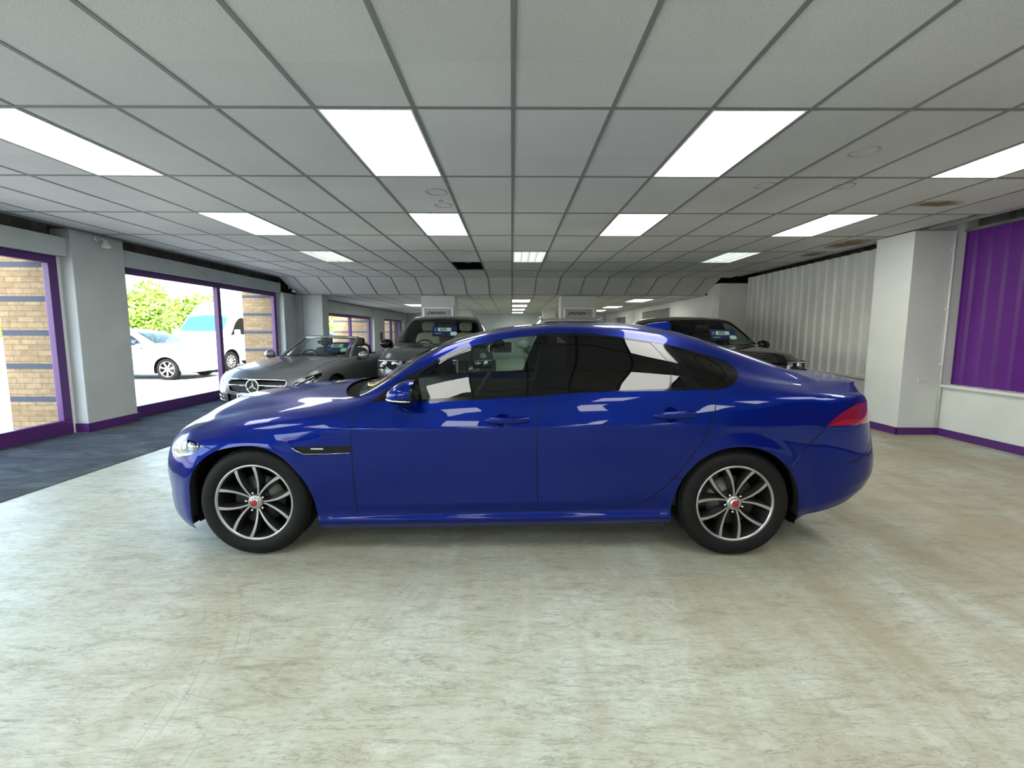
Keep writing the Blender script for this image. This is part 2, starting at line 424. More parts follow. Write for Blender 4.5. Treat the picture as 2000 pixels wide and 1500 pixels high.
# --- right wall
mb = MB()
mb.box(5.28, 5.84, 6.03, 6.65, 0, 2.722)
struct(mb.build('wall_right_pillar', M['wall'], bevel=.006))
mb = MB()
mb.box(5.84, 6.3, -7, 6.03, 0, .66); mb.box(5.84, 6.3, 6.65, 11.3, 0, .66); mb.box(5.84, 6.45, 6.03, 6.65, 0, 3.3)
struct(mb.build('wall_right', M['wall']))
mb = MB(); mb.box(5.80, 6.1, -7, 6.03, .66, .70); mb.box(5.80, 6.1, 6.65, 11.3, .63, .665)
struct(mb.build('trim_4', M['wall'], bevel=.005))
mb = MB(); corrugated(mb, -7, 6.03, .70, 2.70, 5.955, .19, .03)
struct(mb.build('wall_right_purple_sheet', M['purple_sheet'], recalc=False))
mb = MB(); corrugated(mb, 6.65, 11.3, .665, 2.735, 5.86, .235, .035)
struct(mb.build('wall_right_grey_sheet', M['sheet'], recalc=False))
mb = MB(); mb.box(5.93, 6.02, -7, 6.03, 2.70, 2.735); mb.box(6.1, 6.14, -7, 11.3, 2.5, 3.35)
for k in range(28): mb.box(5.97, 6.05, -6.6+.45*k, -6.57+.45*k, 2.73, 3.1)
for k in range(9): mb.box(5.97, 6.09, 6.8+.5*k, 6.84+.5*k, 2.73, 3.1)
mb.box(5.5, 6.1, 5.2, 5.26, 2.86, 2.92); mb.box(5.95, 6.02, -7, 11.3, 2.86, 2.90)
struct(mb.build('wall_right_upper', M['steel_gap']))
mb = MB()
mb.box(5.264, 5.28, 6.014, 6.65, 0, .10); mb.box(5.264, 5.84, 6.014, 6.03, 0, .10); mb.box(5.824, 5.84, -7, 6.014, 0, .10)
mb.box(5.824, 5.84, 6.65, 11.3, 0, .10)
struct(mb.build('baseboard_right', M['purple'], bevel=.003))
# third pillar and the long far wall with shutter openings
mb = MB(); mb.box(5.17, 5.9, 11.3, 12.0, 0, 2.60)
struct(mb.build('wall_right_pillar', M['sheet']))
mb = MB()
mb.box(5.2, 5.8, 12.0, 14.9, 0, 2.36); mb.box(5.2, 5.8, 14.9, 18.0, 2.19, 2.36); mb.box(5.2, 5.8, 18.0, 20.6, 0, 2.36)
mb.box(5.2, 5.8, 20.6, 23.0, 2.09, 2.36); mb.box(5.2, 5.8, 23.0, 24.9, 0, 2.36)
mb.box(5.17, 5.3, 19.2, 20.0, 0, 2.30)
struct(mb.build('wall_right_rear', M['wall']))
struct(MB().box(5.35, 5.4, 14.9, 18.0, 0, 2.19).build('door_1', M['shutter']))
struct(MB().box(5.35, 5.4, 20.6, 23.0, 0, 2.09).build('door_2', M['shutter']))
# back wall, wall behind the camera
struct(MB().box(-6.3, 6.3, 24.9, 25.1, 0, 2.75).build('wall_back', M['wall_cool']))
struct(MB().box(-6.3, 6.5, -7.2, -7.0, 0, 3.4).build('wall_front', M['wall']))
# central piers
mb = MB(); mb.box(-2.48, -1.55, 12.4, 13.0, 0, ZL-.004); mb.box(1.345, 2.33, 12.4, 13.0, 0, ZL-.004)
mb.box(-2.41, -1.79, 20.4, 21.0, 0, ZL-.004); mb.box(1.41, 1.98, 20.4, 21.0, 0, ZL-.004)
struct(mb.build('wall_centre_pillars', M['wall'], bevel=.01))

# ------------------------------------------------------------------ ceiling light panels and louvred fittings
def emis(name, col, s):
    m = bpy.data.materials.new(name); m.use_nodes = True; t = m.node_tree; t.nodes.clear()
    o = t.nodes.new('ShaderNodeOutputMaterial'); e = t.nodes.new('ShaderNodeEmission')
    e.inputs[0].default_value = (*col, 1); e.inputs[1].default_value = s; t.links.new(e.outputs[0], o.inputs[0]); return m
M['led'] = emis('light_panel', (1.0, 1.0, .93), LED)
M['led_low'] = emis('light_panel_rear', (1.0, 1.0, .93), LED)
M['tubelight'] = emis('fluorescent_tube', (.95, 1.0, .95), 2.6)
pos_word = {-6: 'far left', -2: 'left of centre', 2: 'right of centre', 6: 'far right'}
def led_panel(x, y, z, wx=.576, wy=1.176):
    r = empty('ceiling_light', (x, y, z))
    d = MB().box(-wx/2+.012, wx/2-.012, -wy/2+.012, wy/2-.012, -.003, .004).build('diffuser', M['led'], r)
    f = MB()
    for a in ((-wx/2, -wx/2+.012, -wy/2, wy/2), (wx/2-.012, wx/2, -wy/2, wy/2), (-wx/2, wx/2, -wy/2, -wy/2+.012), (-wx/2, wx/2, wy/2-.012, wy/2)):
        f.box(a[0], a[1], a[2], a[3], -.006, .01)
    f.build('frame', M['white'], r)
    return r
row_word = {0: 'in the nearest row', 2: 'in the second row of panels'}
proto = led_panel(0, 0, ZC)
first = True
for (c, r) in LEDS:
    o = proto if first else copy_tree(proto); first = False
    o.location = (gx(c)+.3, gy(r)+.6, ZC)
    if r >= 0: tag(o, 'large bright white ceiling light panel %s, %s' % (row_word[r], pos_word[c]), 'ceiling light', 'bright flat ceiling light panels')
    else: tag(o, 'bright ceiling light panel overhead behind the camera, %s, %s' % (pos_word[c], {-2: 'next to the camera', -4: 'two steps behind', -6: 'third row back', -8: 'last row back'}[r]), 'ceiling light', 'light panels behind the camera')
k = 0
for (x, y, n) in ((.30, 14.5, 'nearest of the middle file'), (.30, 17.3, 'second of the middle file'), (.30, 20.1, 'third of the middle file'), (.30, 23.3, 'last of the middle file'),
               (3.98, 14.2, 'nearest of the right file'), (3.98, 17.9, 'second of the right file'), (3.98, 20.9, 'third of the right file'), (-3.62, 17.0, 'partly behind the left sign pillar')):
    o = copy_tree(proto); o.location = (x, y, ZL); 
    tag(o, 'small distant white light panel under the lower ceiling, '+n, 'ceiling light', 'light panels of the lower ceiling')
def louvre(x, y, name):
    r = empty('louvre_light', (x, y, ZC)); tag(r, name, 'ceiling light', 'louvred fluorescent ceiling fittings')
    wx, wy = .576, 1.176
    f = MB()
    for a in ((-wx/2, -wx/2+.02, -wy/2, wy/2), (wx/2-.02, wx/2, -wy/2, wy/2), (-wx/2, wx/2, -wy/2, -wy/2+.03), (-wx/2, wx/2, wy/2-.06, wy/2)):
        f.box(a[0], a[1], a[2], a[3], -.012, .09)
    f.box(-wx/2, wx/2, -wy/2, wy/2, .09, .1); f.build('housing', M['white'], r)
    for i in range(4):
        MB().tube([(-.2025+.135*i, -wy/2+.04, .05), (-.2025+.135*i, wy/2-.07, .05)], .016, 8).build('tube', M['tubelight'], r)
    b = MB()
    for i in range(3): b.box(-.139+.135*i, -.131+.135*i, -wy/2+.03, wy/2-.06, -.008, .045)
    for i in range(9): b.box(-wx/2+.02, wx/2-.02, -wy/2+.13+.11*i, -wy/2+.134+.11*i, .0, .035)
    b.build('louvre', mat('louvre_metal_%s' % x, (.7, .72, .7), .25, .8), r)
louvre(gx(-6)+.3, gy(4)+.6, 'louvred tube light fitting at the left, above the open-top car')
louvre(gx(0)+.3, gy(4)+.6, 'louvred tube light fitting in the middle, seen end on')
louvre(gx(6)+.3, gy(4)+.6, 'louvred tube light fitting at the right, above the black car')
# round flush covers in the tiles
M['ring'] = mat('ring_grey', (.40, .40, .39), .7)
def cover(x, y, r0, lab):
    mb = MB(); mb.lathe([(r0, 0), (r0, -.004), (r0-.012, -.004), (r0-.012, 0)], 32, 'z')
    o = mb.build('ceiling_ring', M['ring']); o.location = (x, y, ZC); tag(o, lab, 'ceiling ring', 'round flush rings in ceiling tiles')
cover(-.733, 4.50, .105, 'larger round ring flush in the tile behind the left-of-centre light')
cover(-.735, 4.95, .095, 'second round ring just behind the small button in the same tile')
cover(-.734, 4.79, .028, 'small round button between two rings in the ceiling tile')
cover(-.787, 7.87, .075, 'round ring in the tile in front of the missing black tile')
cover(2.62, 3.50, .10, 'round ring in a ceiling tile at the upper right')
cover(2.32, 4.28, .09, 'faint round ring by a grid bar right of the bright panel')
cover(3.05, 4.28, .09, 'faint round ring by a grid bar left of the far right panel')
# cable in the open tile
cb = MB().tube([(gx(-2)-.1, gy(5)+.55, ZC+.2), (gx(-2)+.3, gy(5)+.6, ZC+.06), (gx(-1)+.1, gy(5)+.7, ZC+.25)], .008, 6).build('cable', M['steel_gap'])
tag(cb, 'thin cable sagging inside the black open ceiling tile', 'cable')
# spot lamps on the piers
def spot(x, y, z, lab):
    r = empty('spot_lamp', (x, y, z)); tag(r, lab, 'spot lamp', 'white spot lamps on the window piers')
    MB().lathe([(.0, .0), (.045, .0), (.045, .02), (0, .02)], 20, 'x').build('wall_plate', M['white'], r)
    MB().tube([(.015, 0, 0), (.09, .01, -.005), (.11, .02, -.03)], .012, 8).build('arm', M['white'], r)
    MB().lathe([(0, .02), (.028, .02), (.03, -.02), (.055, -.05), (.062, -.065)], 20, 'z', (.115, .02, -.04)).build('lamp_holder', M['white'], r)
    MB().ico((.115, .02, -.105), .058, 1, 1, .5, 16, 8).build('bulb', mat('bulb_glass', (.8, .82, .8), .12, coat=.5), r)
spot(-5.8, 6.42, 2.665, 'white spot lamp at the top of the nearest window pier')
spot(-5.8, 11.85, 2.52, 'small white spot lamp at the top of the second window pier')
# conduit and sockets at the right
r = empty('conduit', (5.86-.055, 6.018, .1)); tag(r, 'white vertical cable conduit on the right pillar beside the purple wall', 'conduit')
MB().tube([(0, 0, 0), (0, 0, 2.62)], .011, 8).build('pipe', M['white'], r)
for z in (.87, 1.6, 2.38): MB().box(-.035, .012, -.012, .012, z-.008, z+.008).build('clip', M['white'], r)
r = empty('wall_socket', (5.575, 6.03, .755)); tag(r, 'white double wall socket low on the right pillar', 'socket')
MB().box(-.073, .073, -.012, 0, -.043, .043).build('plate', M['wall'], r, bevel=.004)
for sx in (-.036, .036): MB().box(sx-.008, sx+.008, -.017, -.01, .012, .03).build('switch', M['white'], r)
m = MB()
for sx in (-.036, .036):
    m.box(sx-.003, sx+.003, -.0125, -.008, -.004, .006); m.box(sx-.014, sx-.008, -.0125, -.008, -.022, -.018); m.box(sx+.008, sx+.014, -.0125, -.008, -.022, -.018)
m.build('socket_holes', M['black'], r)['kind'] = 'stuff'
# ------------------------------------------------------------------ vehicle bodies: a smooth lofted half shell
def pchip(xs, ys, x):
    xs = np.asarray(xs, float); ys = np.asarray(ys, float); n = len(xs)
    h = np.diff(xs); d = np.diff(ys)/h; m = np.zeros(n)
    for i in range(1, n-1):
        if d[i-1]*d[i] > 0:
            w1 = 2*h[i]+h[i-1]; w2 = h[i]+2*h[i-1]; m[i] = (w1+w2)/(w1/d[i-1]+w2/d[i])
    m[0] = d[0]; m[-1] = d[-1]
    x = np.clip(x, xs[0], xs[-1]); i = np.clip(np.searchsorted(xs, x)-1, 0, n-2)
    t = (x-xs[i])/h[i]
    return (1+2*t)*(1-t)**2*ys[i]+t*(1-t)**2*h[i]*m[i]+t*t*(3-2*t)*ys[i+1]+t*t*(t-1)*h[i]*m[i+1]

def gsmooth(a, sig):
    k = int(3*sig)+1; w = np.exp(-.5*(np.arange(-k, k+1)/sig)**2); w /= w.sum()
    pad = np.concatenate([2*a[:1]-a[k:0:-1], a, 2*a[-1:]-a[-2:-k-2:-1]])
    return np.convolve(pad, w, 'valid')

class Shell:
    """rings: list (bottom to centre line) of dict(z=[(x,z)..], h=[(x,halfwidth)..], af, zf, ar, zr)
    front end zone starts at xf (x decreasing to the nose), rear end zone at xr."""
    def __init__(s, rings, xf, xr, nf=2., nr=3.2, NE=40, dx=.01, NT=10, sm=3., hood=None):
        nx = int(round((xr-xf)/dx)); xm = np.linspace(xf, xr, nx+1)
        th = np.linspace(0, math.pi/2, NE+1)
        P = []
        for R in rings:
            zx, zy = zip(*R['z']); hx, hy = zip(*R['h'])
            zfun = lambda x: pchip(zx, zy, x)
            hm = pchip(hx, hy, xm); zm = pchip(zx, zy, xm)
            if sm: hm = gsmooth(hm, sm*1.3); zm = gsmooth(zm, R.get('sm', sm))
            h0, h1 = hm[0], hm[-1]
            e = 2./R.get('nf', nf); er = 2./R.get('nr', nr)
            # nose: theta 0 (centre line) .. pi/2 (side)
            xa = xf-R['af']*np.cos(th)**e; ha = h0*np.sin(th)**e; za = zfun(xa)
            xb = xr+R['ar']*np.cos(th)**er; hb = h1*np.sin(th)**er; zb = zfun(xb)
            za = za+(zm[0]-za[-1])*np.sin(th)**2; zb = zb+(zm[-1]-zb[-1])*np.sin(th)**2
            X = np.concatenate([xa[:-1], xm, xb[::-1][1:]]); Y = np.concatenate([ha[:-1], hm, hb[::-1][1:]]); Z = np.concatenate([za[:-1], zm, zb[::-1][1:]])
            P.append(np.stack([X, Y, Z], -1))
        P = np.array(P)                       # rings, stations, 3
        # reparametrise each end so that stations are evenly spaced along the outline of a middle ring
        m = P[len(P)//3]; d = np.concatenate([[0], np.cumsum(np.linalg.norm(np.diff(m, axis=0), axis=1))])
        tot = d[-1]; ns = int(tot/dx); q = np.linspace(0, tot, ns)
        P = np.stack([np.stack([np.interp(q, d, P[j, :, k]) for k in range(3)], -1) for j in range(len(P))])
        # cubic (Catmull-Rom) across the rings, mirrored past the centre line
        nr_ = len(P); ext = np.concatenate([[2*P[0]-P[1]], P, [P[-2]*np.array([1, -1, 1])]])
        G = []
        for j in range(nr_-1):
            p0, p1, p2, p3 = ext[j:j+4]
            for k in range(NT):
                t = k/NT
                G.append(.5*((2*p1)+(-p0+p2)*t+(2*p0-5*p1+4*p2-p3)*t*t+(-p0+3*p1-3*p2+p3)*t**3))
        G.append(P[-1]); s.G = np.array(G); s.NT = NT; s.nt, s.ns = s.G.shape[:2]; s.rings = nr_
        s.G[..., 1] = np.maximum(s.G[..., 1], 0); s.G[-1, :, 1] = 0
        s.renorm()
    def renorm(s):
        du = np.gradient(s.G, axis=1); dv = np.gradient(s.G, axis=0)
        n = np.cross(du, dv); l = np.linalg.norm(n, axis=-1, keepdims=True); s.N = n/np.maximum(l, 1e-9)
        # outward: +h side
        c = s.G.mean(axis=(0, 1)); c[1] = 0; flip = ((s.G-c)*s.N).sum(-1) < 0
        if flip.mean() > .5: s.N = -s.N
    def at(s, u, v):
        """u: station index (float), v: ring row index (float) -> position, normal"""
        u = np.clip(u, 0, s.ns-1.001); v = np.clip(v, 0, s.nt-1.001); i = u.astype(int); j = v.astype(int); a = (u-i)[:, None]; b = (v-j)[:, None]
        f = lambda A: (A[j, i]*(1-a)+A[j, i+1]*a)*(1-b)+(A[j+1, i]*(1-a)+A[j+1, i+1]*a)*b
        n = f(s.N); return f(s.G), n/np.maximum(np.linalg.norm(n, axis=1, keepdims=True), 1e-9)
    def hit(s, o, d):
        """nearest intersection of ray(s) (numpy) with the shell, pure numpy; returns (u,v) or None"""
        o = np.asarray(o, float); d = np.asarray(d, float); d = d/np.linalg.norm(d)
        # project all vertices to plane perpendicular to d
        a = np.cross(d, [0, 0, 1.]);
        if np.linalg.norm(a) < .1: a = np.cross(d, [1., 0, 0])
        a /= np.linalg.norm(a); b = np.cross(d, a)
        R = s.G-o; A = R@a; B = R@b; T = R@d
        q = [(A[:-1, :-1], B[:-1, :-1]), (A[:-1, 1:], B[:-1, 1:]), (A[1:, 1:], B[1:, 1:]), (A[1:, :-1], B[1:, :-1])]
        mn = np.minimum.reduce([x[0] for x in q]); mx = np.maximum.reduce([x[0] for x in q]); mnb = np.minimum.reduce([x[1] for x in q]); mxb = np.maximum.reduce([x[1] for x in q])
        J, I = np.nonzero((mn <= 1e-9) & (mx >= -1e-9) & (mnb <= 1e-9) & (mxb >= -1e-9)); best = None
        for j, i in zip(J, I):
            u, v = .5, .5
            for it in range(6):
                def F(M): return M[j, i]*(1-u)*(1-v)+M[j, i+1]*u*(1-v)+M[j+1, i]*(1-u)*v+M[j+1, i+1]*u*v
                fa, fb = F(A), F(B)
                dau = (A[j, i+1]-A[j, i])*(1-v)+(A[j+1, i+1]-A[j+1, i])*v; dav = (A[j+1, i]-A[j, i])*(1-u)+(A[j+1, i+1]-A[j, i+1])*u
                dbu = (B[j, i+1]-B[j, i])*(1-v)+(B[j+1, i+1]-B[j+1, i])*v; dbv = (B[j+1, i]-B[j, i])*(1-u)+(B[j+1, i+1]-B[j, i+1])*u
                D = dau*dbv-dav*dbu
                if abs(D) < 1e-14: break
                u -= (fa*dbv-fb*dav)/D; v -= (dau*fb-dbu*fa)/D
            if -.02 <= u <= 1.02 and -.02 <= v <= 1.02:
                t = F(T)
                if t > 0 and (best is None or t < best[0]): best = (t, i+u, j+v)
        return None if best is None else (best[1], best[2])
    def side(s, x, z):   # seen from the near side (local +h)
        return s.hit((x, 3, z), (0, -1, 0))
    def top(s, x, h): return s.hit((x, h, 3), (0, 0, -1))
    def front(s, h, z): return s.hit((-6, h, z), (1, 0, 0))
    def rear(s, h, z): return s.hit((6, h, z), (-1, 0, 0))
    def ns_(s, u, v): return s.at(np.array([u]), np.array([v]))
# ------------------------------------------------------------------ shell of the blue saloon (metres, x along the car, h half width, z up)
def sedan_shell():
    Rg = []
    def r(z, h, af, ar, **k): Rg.append(dict(z=z, h=h, af=af, ar=ar, **k))
    # 0 lower edge
    r([(-2.5, .20), (-2.3, .185), (-2.1, .168), (-1.95, .15), (-1.2, .158), (-.6, .167), (.3, .184), (.95, .196), (1.6, .215), (1.9, .262), (2.2, .345), (2.5, .40)],
      [(-2.4, .86), (-1.9, .87), (0, .87), (1.85, .86)], .52, .54)
    # 1 sill blade
    r([(-2.5, .26), (-2.3, .24), (-2.1, .22), (-1.95, .205), (-1.2, .215), (-.6, .225), (.3, .24), (.95, .25), (1.6, .275), (1.9, .32), (2.2, .40), (2.5, .44)],
      [(-2.4, .88), (-1.9, .895), (-1.2, .915), (0, .915), (1.0, .915), (1.85, .89)], .545, .585)
    # 2
    r([(-2.5, .36), (-2.1, .30), (-1.2, .268), (0, .285), (1.0, .31), (1.9, .37), (2.2, .44), (2.5, .48)],
      [(-2.4, .90), (-1.9, .905), (0, .903), (1.0, .905), (1.85, .90)], .555, .605)
    # 3
    r([(-2.5, .42), (-2.1, .385), (-1.2, .355), (0, .365), (1.0, .39), (1.9, .44), (2.5, .53)],
      [(-2.4, .905), (-1.9, .91), (0, .918), (1.0, .922), (1.85, .91)], .56, .62)
    # 4
    r([(-2.5, .50), (-2.0, .49), (-1.2, .50), (1.0, .52), (1.9, .54), (2.5, .59)],
      [(-2.4, .905), (-1.9, .92), (-1.2, .93), (0, .927), (1.0, .934), (1.5, .935), (1.85, .92)], .565, .625, nr=3.1)
    # 5
    r([(-2.5, .57), (-2.2, .575), (-1.95, .60), (-1.7, .66), (-1.2, .67), (0, .68), (1.0, .69), (1.9, .66), (2.5, .66)],
      [(-2.4, .895), (-1.9, .915), (-1.5, .935), (-1.2, .937), (0, .938), (1.0, .943), (1.5, .945), (1.85, .925)], .555, .615, nr=3.0)
    # 6
    r([(-2.5, .635), (-2.2, .65), (-1.95, .69), (-1.7, .755), (-1.2, .785), (0, .80), (1.0, .815), (1.9, .80), (2.5, .78)],
      [(-2.4, .87), (-1.9, .893), (-1.5, .922), (-1.2, .93), (0, .934), (1.0, .938), (1.5, .938), (1.85, .915)], .535, .585, nr=3.0)
    # 7
    r([(-2.5, .69), (-2.2, .70), (-1.95, .735), (-1.7, .80), (-1.4, .84), (-1.0, .875), (0, .90), (1.0, .93), (1.5, .94), (1.9, .92), (2.5, .88)],
      [(-2.4, .84), (-1.9, .86), (-1.5, .89), (-1.1, .905), (0, .912), (1.0, .915), (1.5, .92), (1.85, .90)], .50, .575, nr=3.0)
    # 8 belt / bonnet edge
    r([(-2.5, .72), (-2.2, .735), (-1.95, .768), (-1.7, .832), (-1.4, .872), (-1.0, .915), (-.85, .945), (-.5, .968), (0, .99), (.3, 1.015), (.62, 1.03), (1.2, 1.048), (1.5, 1.03), (1.8, 1.012), (2.1, .99), (2.5, .96)],
      [(-2.4, .79), (-1.9, .81), (-1.5, .84), (-1.1, .862), (-.85, .875), (0, .882), (1.0, .882), (1.5, .885), (1.85, .87)], .47, .565, nr=3.0)
    # 9 mid glass
    r([(-2.5, .745), (-2.2, .765), (-1.95, .805), (-1.7, .857), (-1.4, .90), (-1.0, .942), (-.88, .962), (-.7, 1.025), (-.5, 1.085), (-.25, 1.14), (0, 1.17), (.3, 1.195), (.6, 1.20), (1.0, 1.185), (1.3, 1.13), (1.5, 1.085), (1.8, 1.05), (2.1, 1.02), (2.5, 1.0)],
      [(-2.4, .70), (-1.9, .72), (-1.5, .76), (-1.1, .80), (-.88, .850), (-.6, .828), (-.3, .806), (0, .796), (.5, .793), (1.0, .800), (1.3, .812), (1.5, .812), (1.85, .79)], .43, .555)
    # 10 window top
    r([(-2.5, .755), (-2.2, .79), (-1.95, .83), (-1.7, .878), (-1.4, .922), (-1.0, .962), (-.93, .975), (-.75, 1.05), (-.55, 1.165), (-.4, 1.245), (-.25, 1.30), (0, 1.352), (.27, 1.375), (.5, 1.377), (.67, 1.365), (.87, 1.335), (1.1, 1.28), (1.34, 1.195), (1.5, 1.145), (1.8, 1.085), (2.1, 1.05), (2.3, 1.045), (2.5, 1.015)],
      [(-2.4, .60), (-1.9, .62), (-1.5, .66), (-1.1, .74), (-.93, .80), (-.75, .79), (-.55, .73), (-.4, .69), (-.25, .66), (0, .635), (.3, .62), (.6, .62), (.9, .635), (1.1, .655), (1.34, .69), (1.5, .705), (1.85, .70)], .39, .555, nr=3.6)
    # 11 roof edge
    r([(-2.5, .765), (-2.2, .825), (-1.95, .872), (-1.7, .917), (-1.4, .955), (-1.05, .98), (-.99, .99), (-.8, 1.085), (-.515, 1.268), (-.26, 1.355), (0, 1.405), (.35, 1.432), (.7, 1.423), (1.05, 1.378), (1.26, 1.33), (1.476, 1.262), (1.763, 1.17), (1.98, 1.10), (2.12, 1.068), (2.3, 1.068), (2.38, 1.068), (2.5, 1.02)],
      [(-2.4, .45), (-1.9, .48), (-1.5, .52), (-1.1, .62), (-.99, .70), (-.8, .70), (-.515, .61), (-.26, .565), (0, .535), (.3, .52), (.7, .52), (1.05, .53), (1.26, .545), (1.476, .56), (1.763, .57), (2.0, .58)], .34, .575, nr=5)
    # 12
    r([(-2.5, .775), (-2.2, .857), (-1.95, .91), (-1.7, .948), (-1.4, .980), (-1.12, 1.0), (-1.06, 1.01), (-.8, 1.15), (-.6, 1.262), (-.4, 1.335), (-.22, 1.385), (0, 1.425), (.42, 1.455), (.8, 1.45), (1.0, 1.43), (1.2, 1.39), (1.47, 1.312), (1.75, 1.212), (2.0, 1.125), (2.13, 1.085), (2.3, 1.078), (2.41, 1.075), (2.5, 1.03)],
      [(-2.4, .25), (-1.9, .27), (-1.1, .31), (0, .29), (2.0, .32)], .26, .585, nr=5)
    # 13 centre
    r([(-2.5, .79), (-2.2, .875), (-1.95, .927), (-1.7, .962), (-1.4, .990), (-1.17, 1.005), (-1.11, 1.01), (-.8, 1.17), (-.62, 1.270), (-.43, 1.345), (-.22, 1.397), (0, 1.433), (.436, 1.463), (.83, 1.458), (1.0, 1.438), (1.2, 1.40), (1.47, 1.325), (1.75, 1.225), (2.03, 1.125), (2.15, 1.093), (2.3, 1.085), (2.43, 1.08), (2.5, 1.03)],
      [(-2.4, 0), (3, 0)], .22, .59)
    S = Shell(Rg, -1.9, 1.85, nf=1.95, nr=3.2)
    X, Y, Z = S.G[..., 0], S.G[..., 1], S.G[..., 2]
    sst = lambda a, b, v: (lambda t: t*t*(3-2*t))(np.clip((v-a)/(b-a), 0, 1))
    for xc, a in ((-1.595, .405), (1.387, .400)):           # flared wheel arches
        rho = np.sqrt(((X-xc)/a)**2+((Z-.34)/.362)**2)
        Y += .009*(1-sst(1.0, 1.24, rho))*(Y > .8)
    zr = .800+.018*(X+.9)                                    # shoulder crease along the doors
    amp = .0045*sst(-1.35, -1.0, X)*(1-.6*sst(.1, .6, X))*(1-sst(1.0, 1.6, X))
    Y += amp*np.exp(-((Z-zr)/.026)**2)*(Y > .8)
    zl = .325+.02*(X+.9); Y += .004*np.exp(-((Z-zl)/.022)**2)*sst(-1.2, -.9, X)*(1-sst(.2, .6, X))*(Y > .8)
    S.renorm(); return S
CAR_Y = 3.57
# ------------------------------------------------------------------ cutting a shell into panels
def uv_of(S, p):
    """surface parameters of the shell point nearest to p=(x, h, z)"""
    d = ((S.G-np.array(p))**2).sum(-1); j, i = np.unravel_index(np.argmin(d), d.shape)
    u, v = float(i), float(j)
    for _ in range(4):
        P, N = S.at(np.array([u]), np.array([v])); e = .5
        Pu = (S.at(np.array([u+e]), np.array([v]))[0]-S.at(np.array([u-e]), np.array([v]))[0])[0]/(2*e)
        Pv = (S.at(np.array([u]), np.array([v+e]))[0]-S.at(np.array([u]), np.array([v-e]))[0])[0]/(2*e)
        r = np.array(p)-P[0]; A = np.array([[Pu@Pu, Pu@Pv], [Pu@Pv, Pv@Pv]])+1e-9*np.eye(2)
        s = np.linalg.solve(A, [Pu@r, Pv@r]); s = np.clip(s, -1.5, 1.5)
        u = float(np.clip(u+s[0], 0, S.ns-1.01)); v = float(np.clip(v+s[1], 0, S.nt-1.0))
    return (u, v)

def smooth_line(pts, closed=False, step=1.5, corner=50):
    """Catmull-Rom resampling that keeps sharp corners"""
    P = [np.array(p, float) for p in pts]; n = len(P); out = []
    segs = n if closed else n-1
    def tang(i):
        if not closed and (i == 0 or i == n-1): return None
        a, b, c = P[(i-1) % n], P[i % n], P[(i+1) % n]; d1 = b-a; d2 = c-b
        ca = d1@d2/(np.linalg.norm(d1)*np.linalg.norm(d2)+1e-9)
        if math.degrees(math.acos(max(-1, min(1, ca)))) > corner: return None
        l1, l2 = np.linalg.norm(d1), np.linalg.norm(d2)
        return (d1/l1*l2+d2/l2*l1)/(l1+l2)
    for i in range(segs):
        a, b = P[i], P[(i+1) % n]; L = np.linalg.norm(b-a); k = max(1, int(L/step))
        ta, tb = tang(i), tang((i+1) % n); m0 = (b-a) if ta is None else ta*L; m1 = (b-a) if tb is None else tb*L
        for q in range(k):
            t = q/k; out.append((2*t**3-3*t*t+1)*a+(t**3-2*t*t+t)*m0+(-2*t**3+3*t*t)*b+(t**3-t*t)*m1)
    if not closed: out.append(P[-1])
    return [tuple(p) for p in out]

def ribbon(line, w, ex=.9):
    L = [np.array(p, float) for p in line]; a, b = [], []
    d0 = L[0]-L[1]; d1 = L[-1]-L[-2]; L = [L[0]+d0/(np.linalg.norm(d0)+1e-9)*ex]+L+[L[-1]+d1/(np.linalg.norm(d1)+1e-9)*ex]
    for i in range(len(L)):
        d = L[min(i+1, len(L)-1)]-L[max(i-1, 0)]; d /= np.linalg.norm(d)+1e-9; n = np.array([-d[1], d[0]])
        a.append(tuple(L[i]+n*w)); b.append(tuple(L[i]-n*w))
    return a+b[::-1]

def in_poly(px_, py_, poly):
    poly = np.array(poly); x0, y0 = poly[:, 0], poly[:, 1]; x1, y1 = np.roll(x0, -1), np.roll(y0, -1)
    c = np.zeros(len(px_), bool)
    for a, b, e, f in zip(x0, y0, x1, y1):
        m = ((b > py_) != (f > py_))
        if m.any(): c[m] ^= px_[m] < (e-a)*(py_[m]-b)/(f-b)+a
    return c

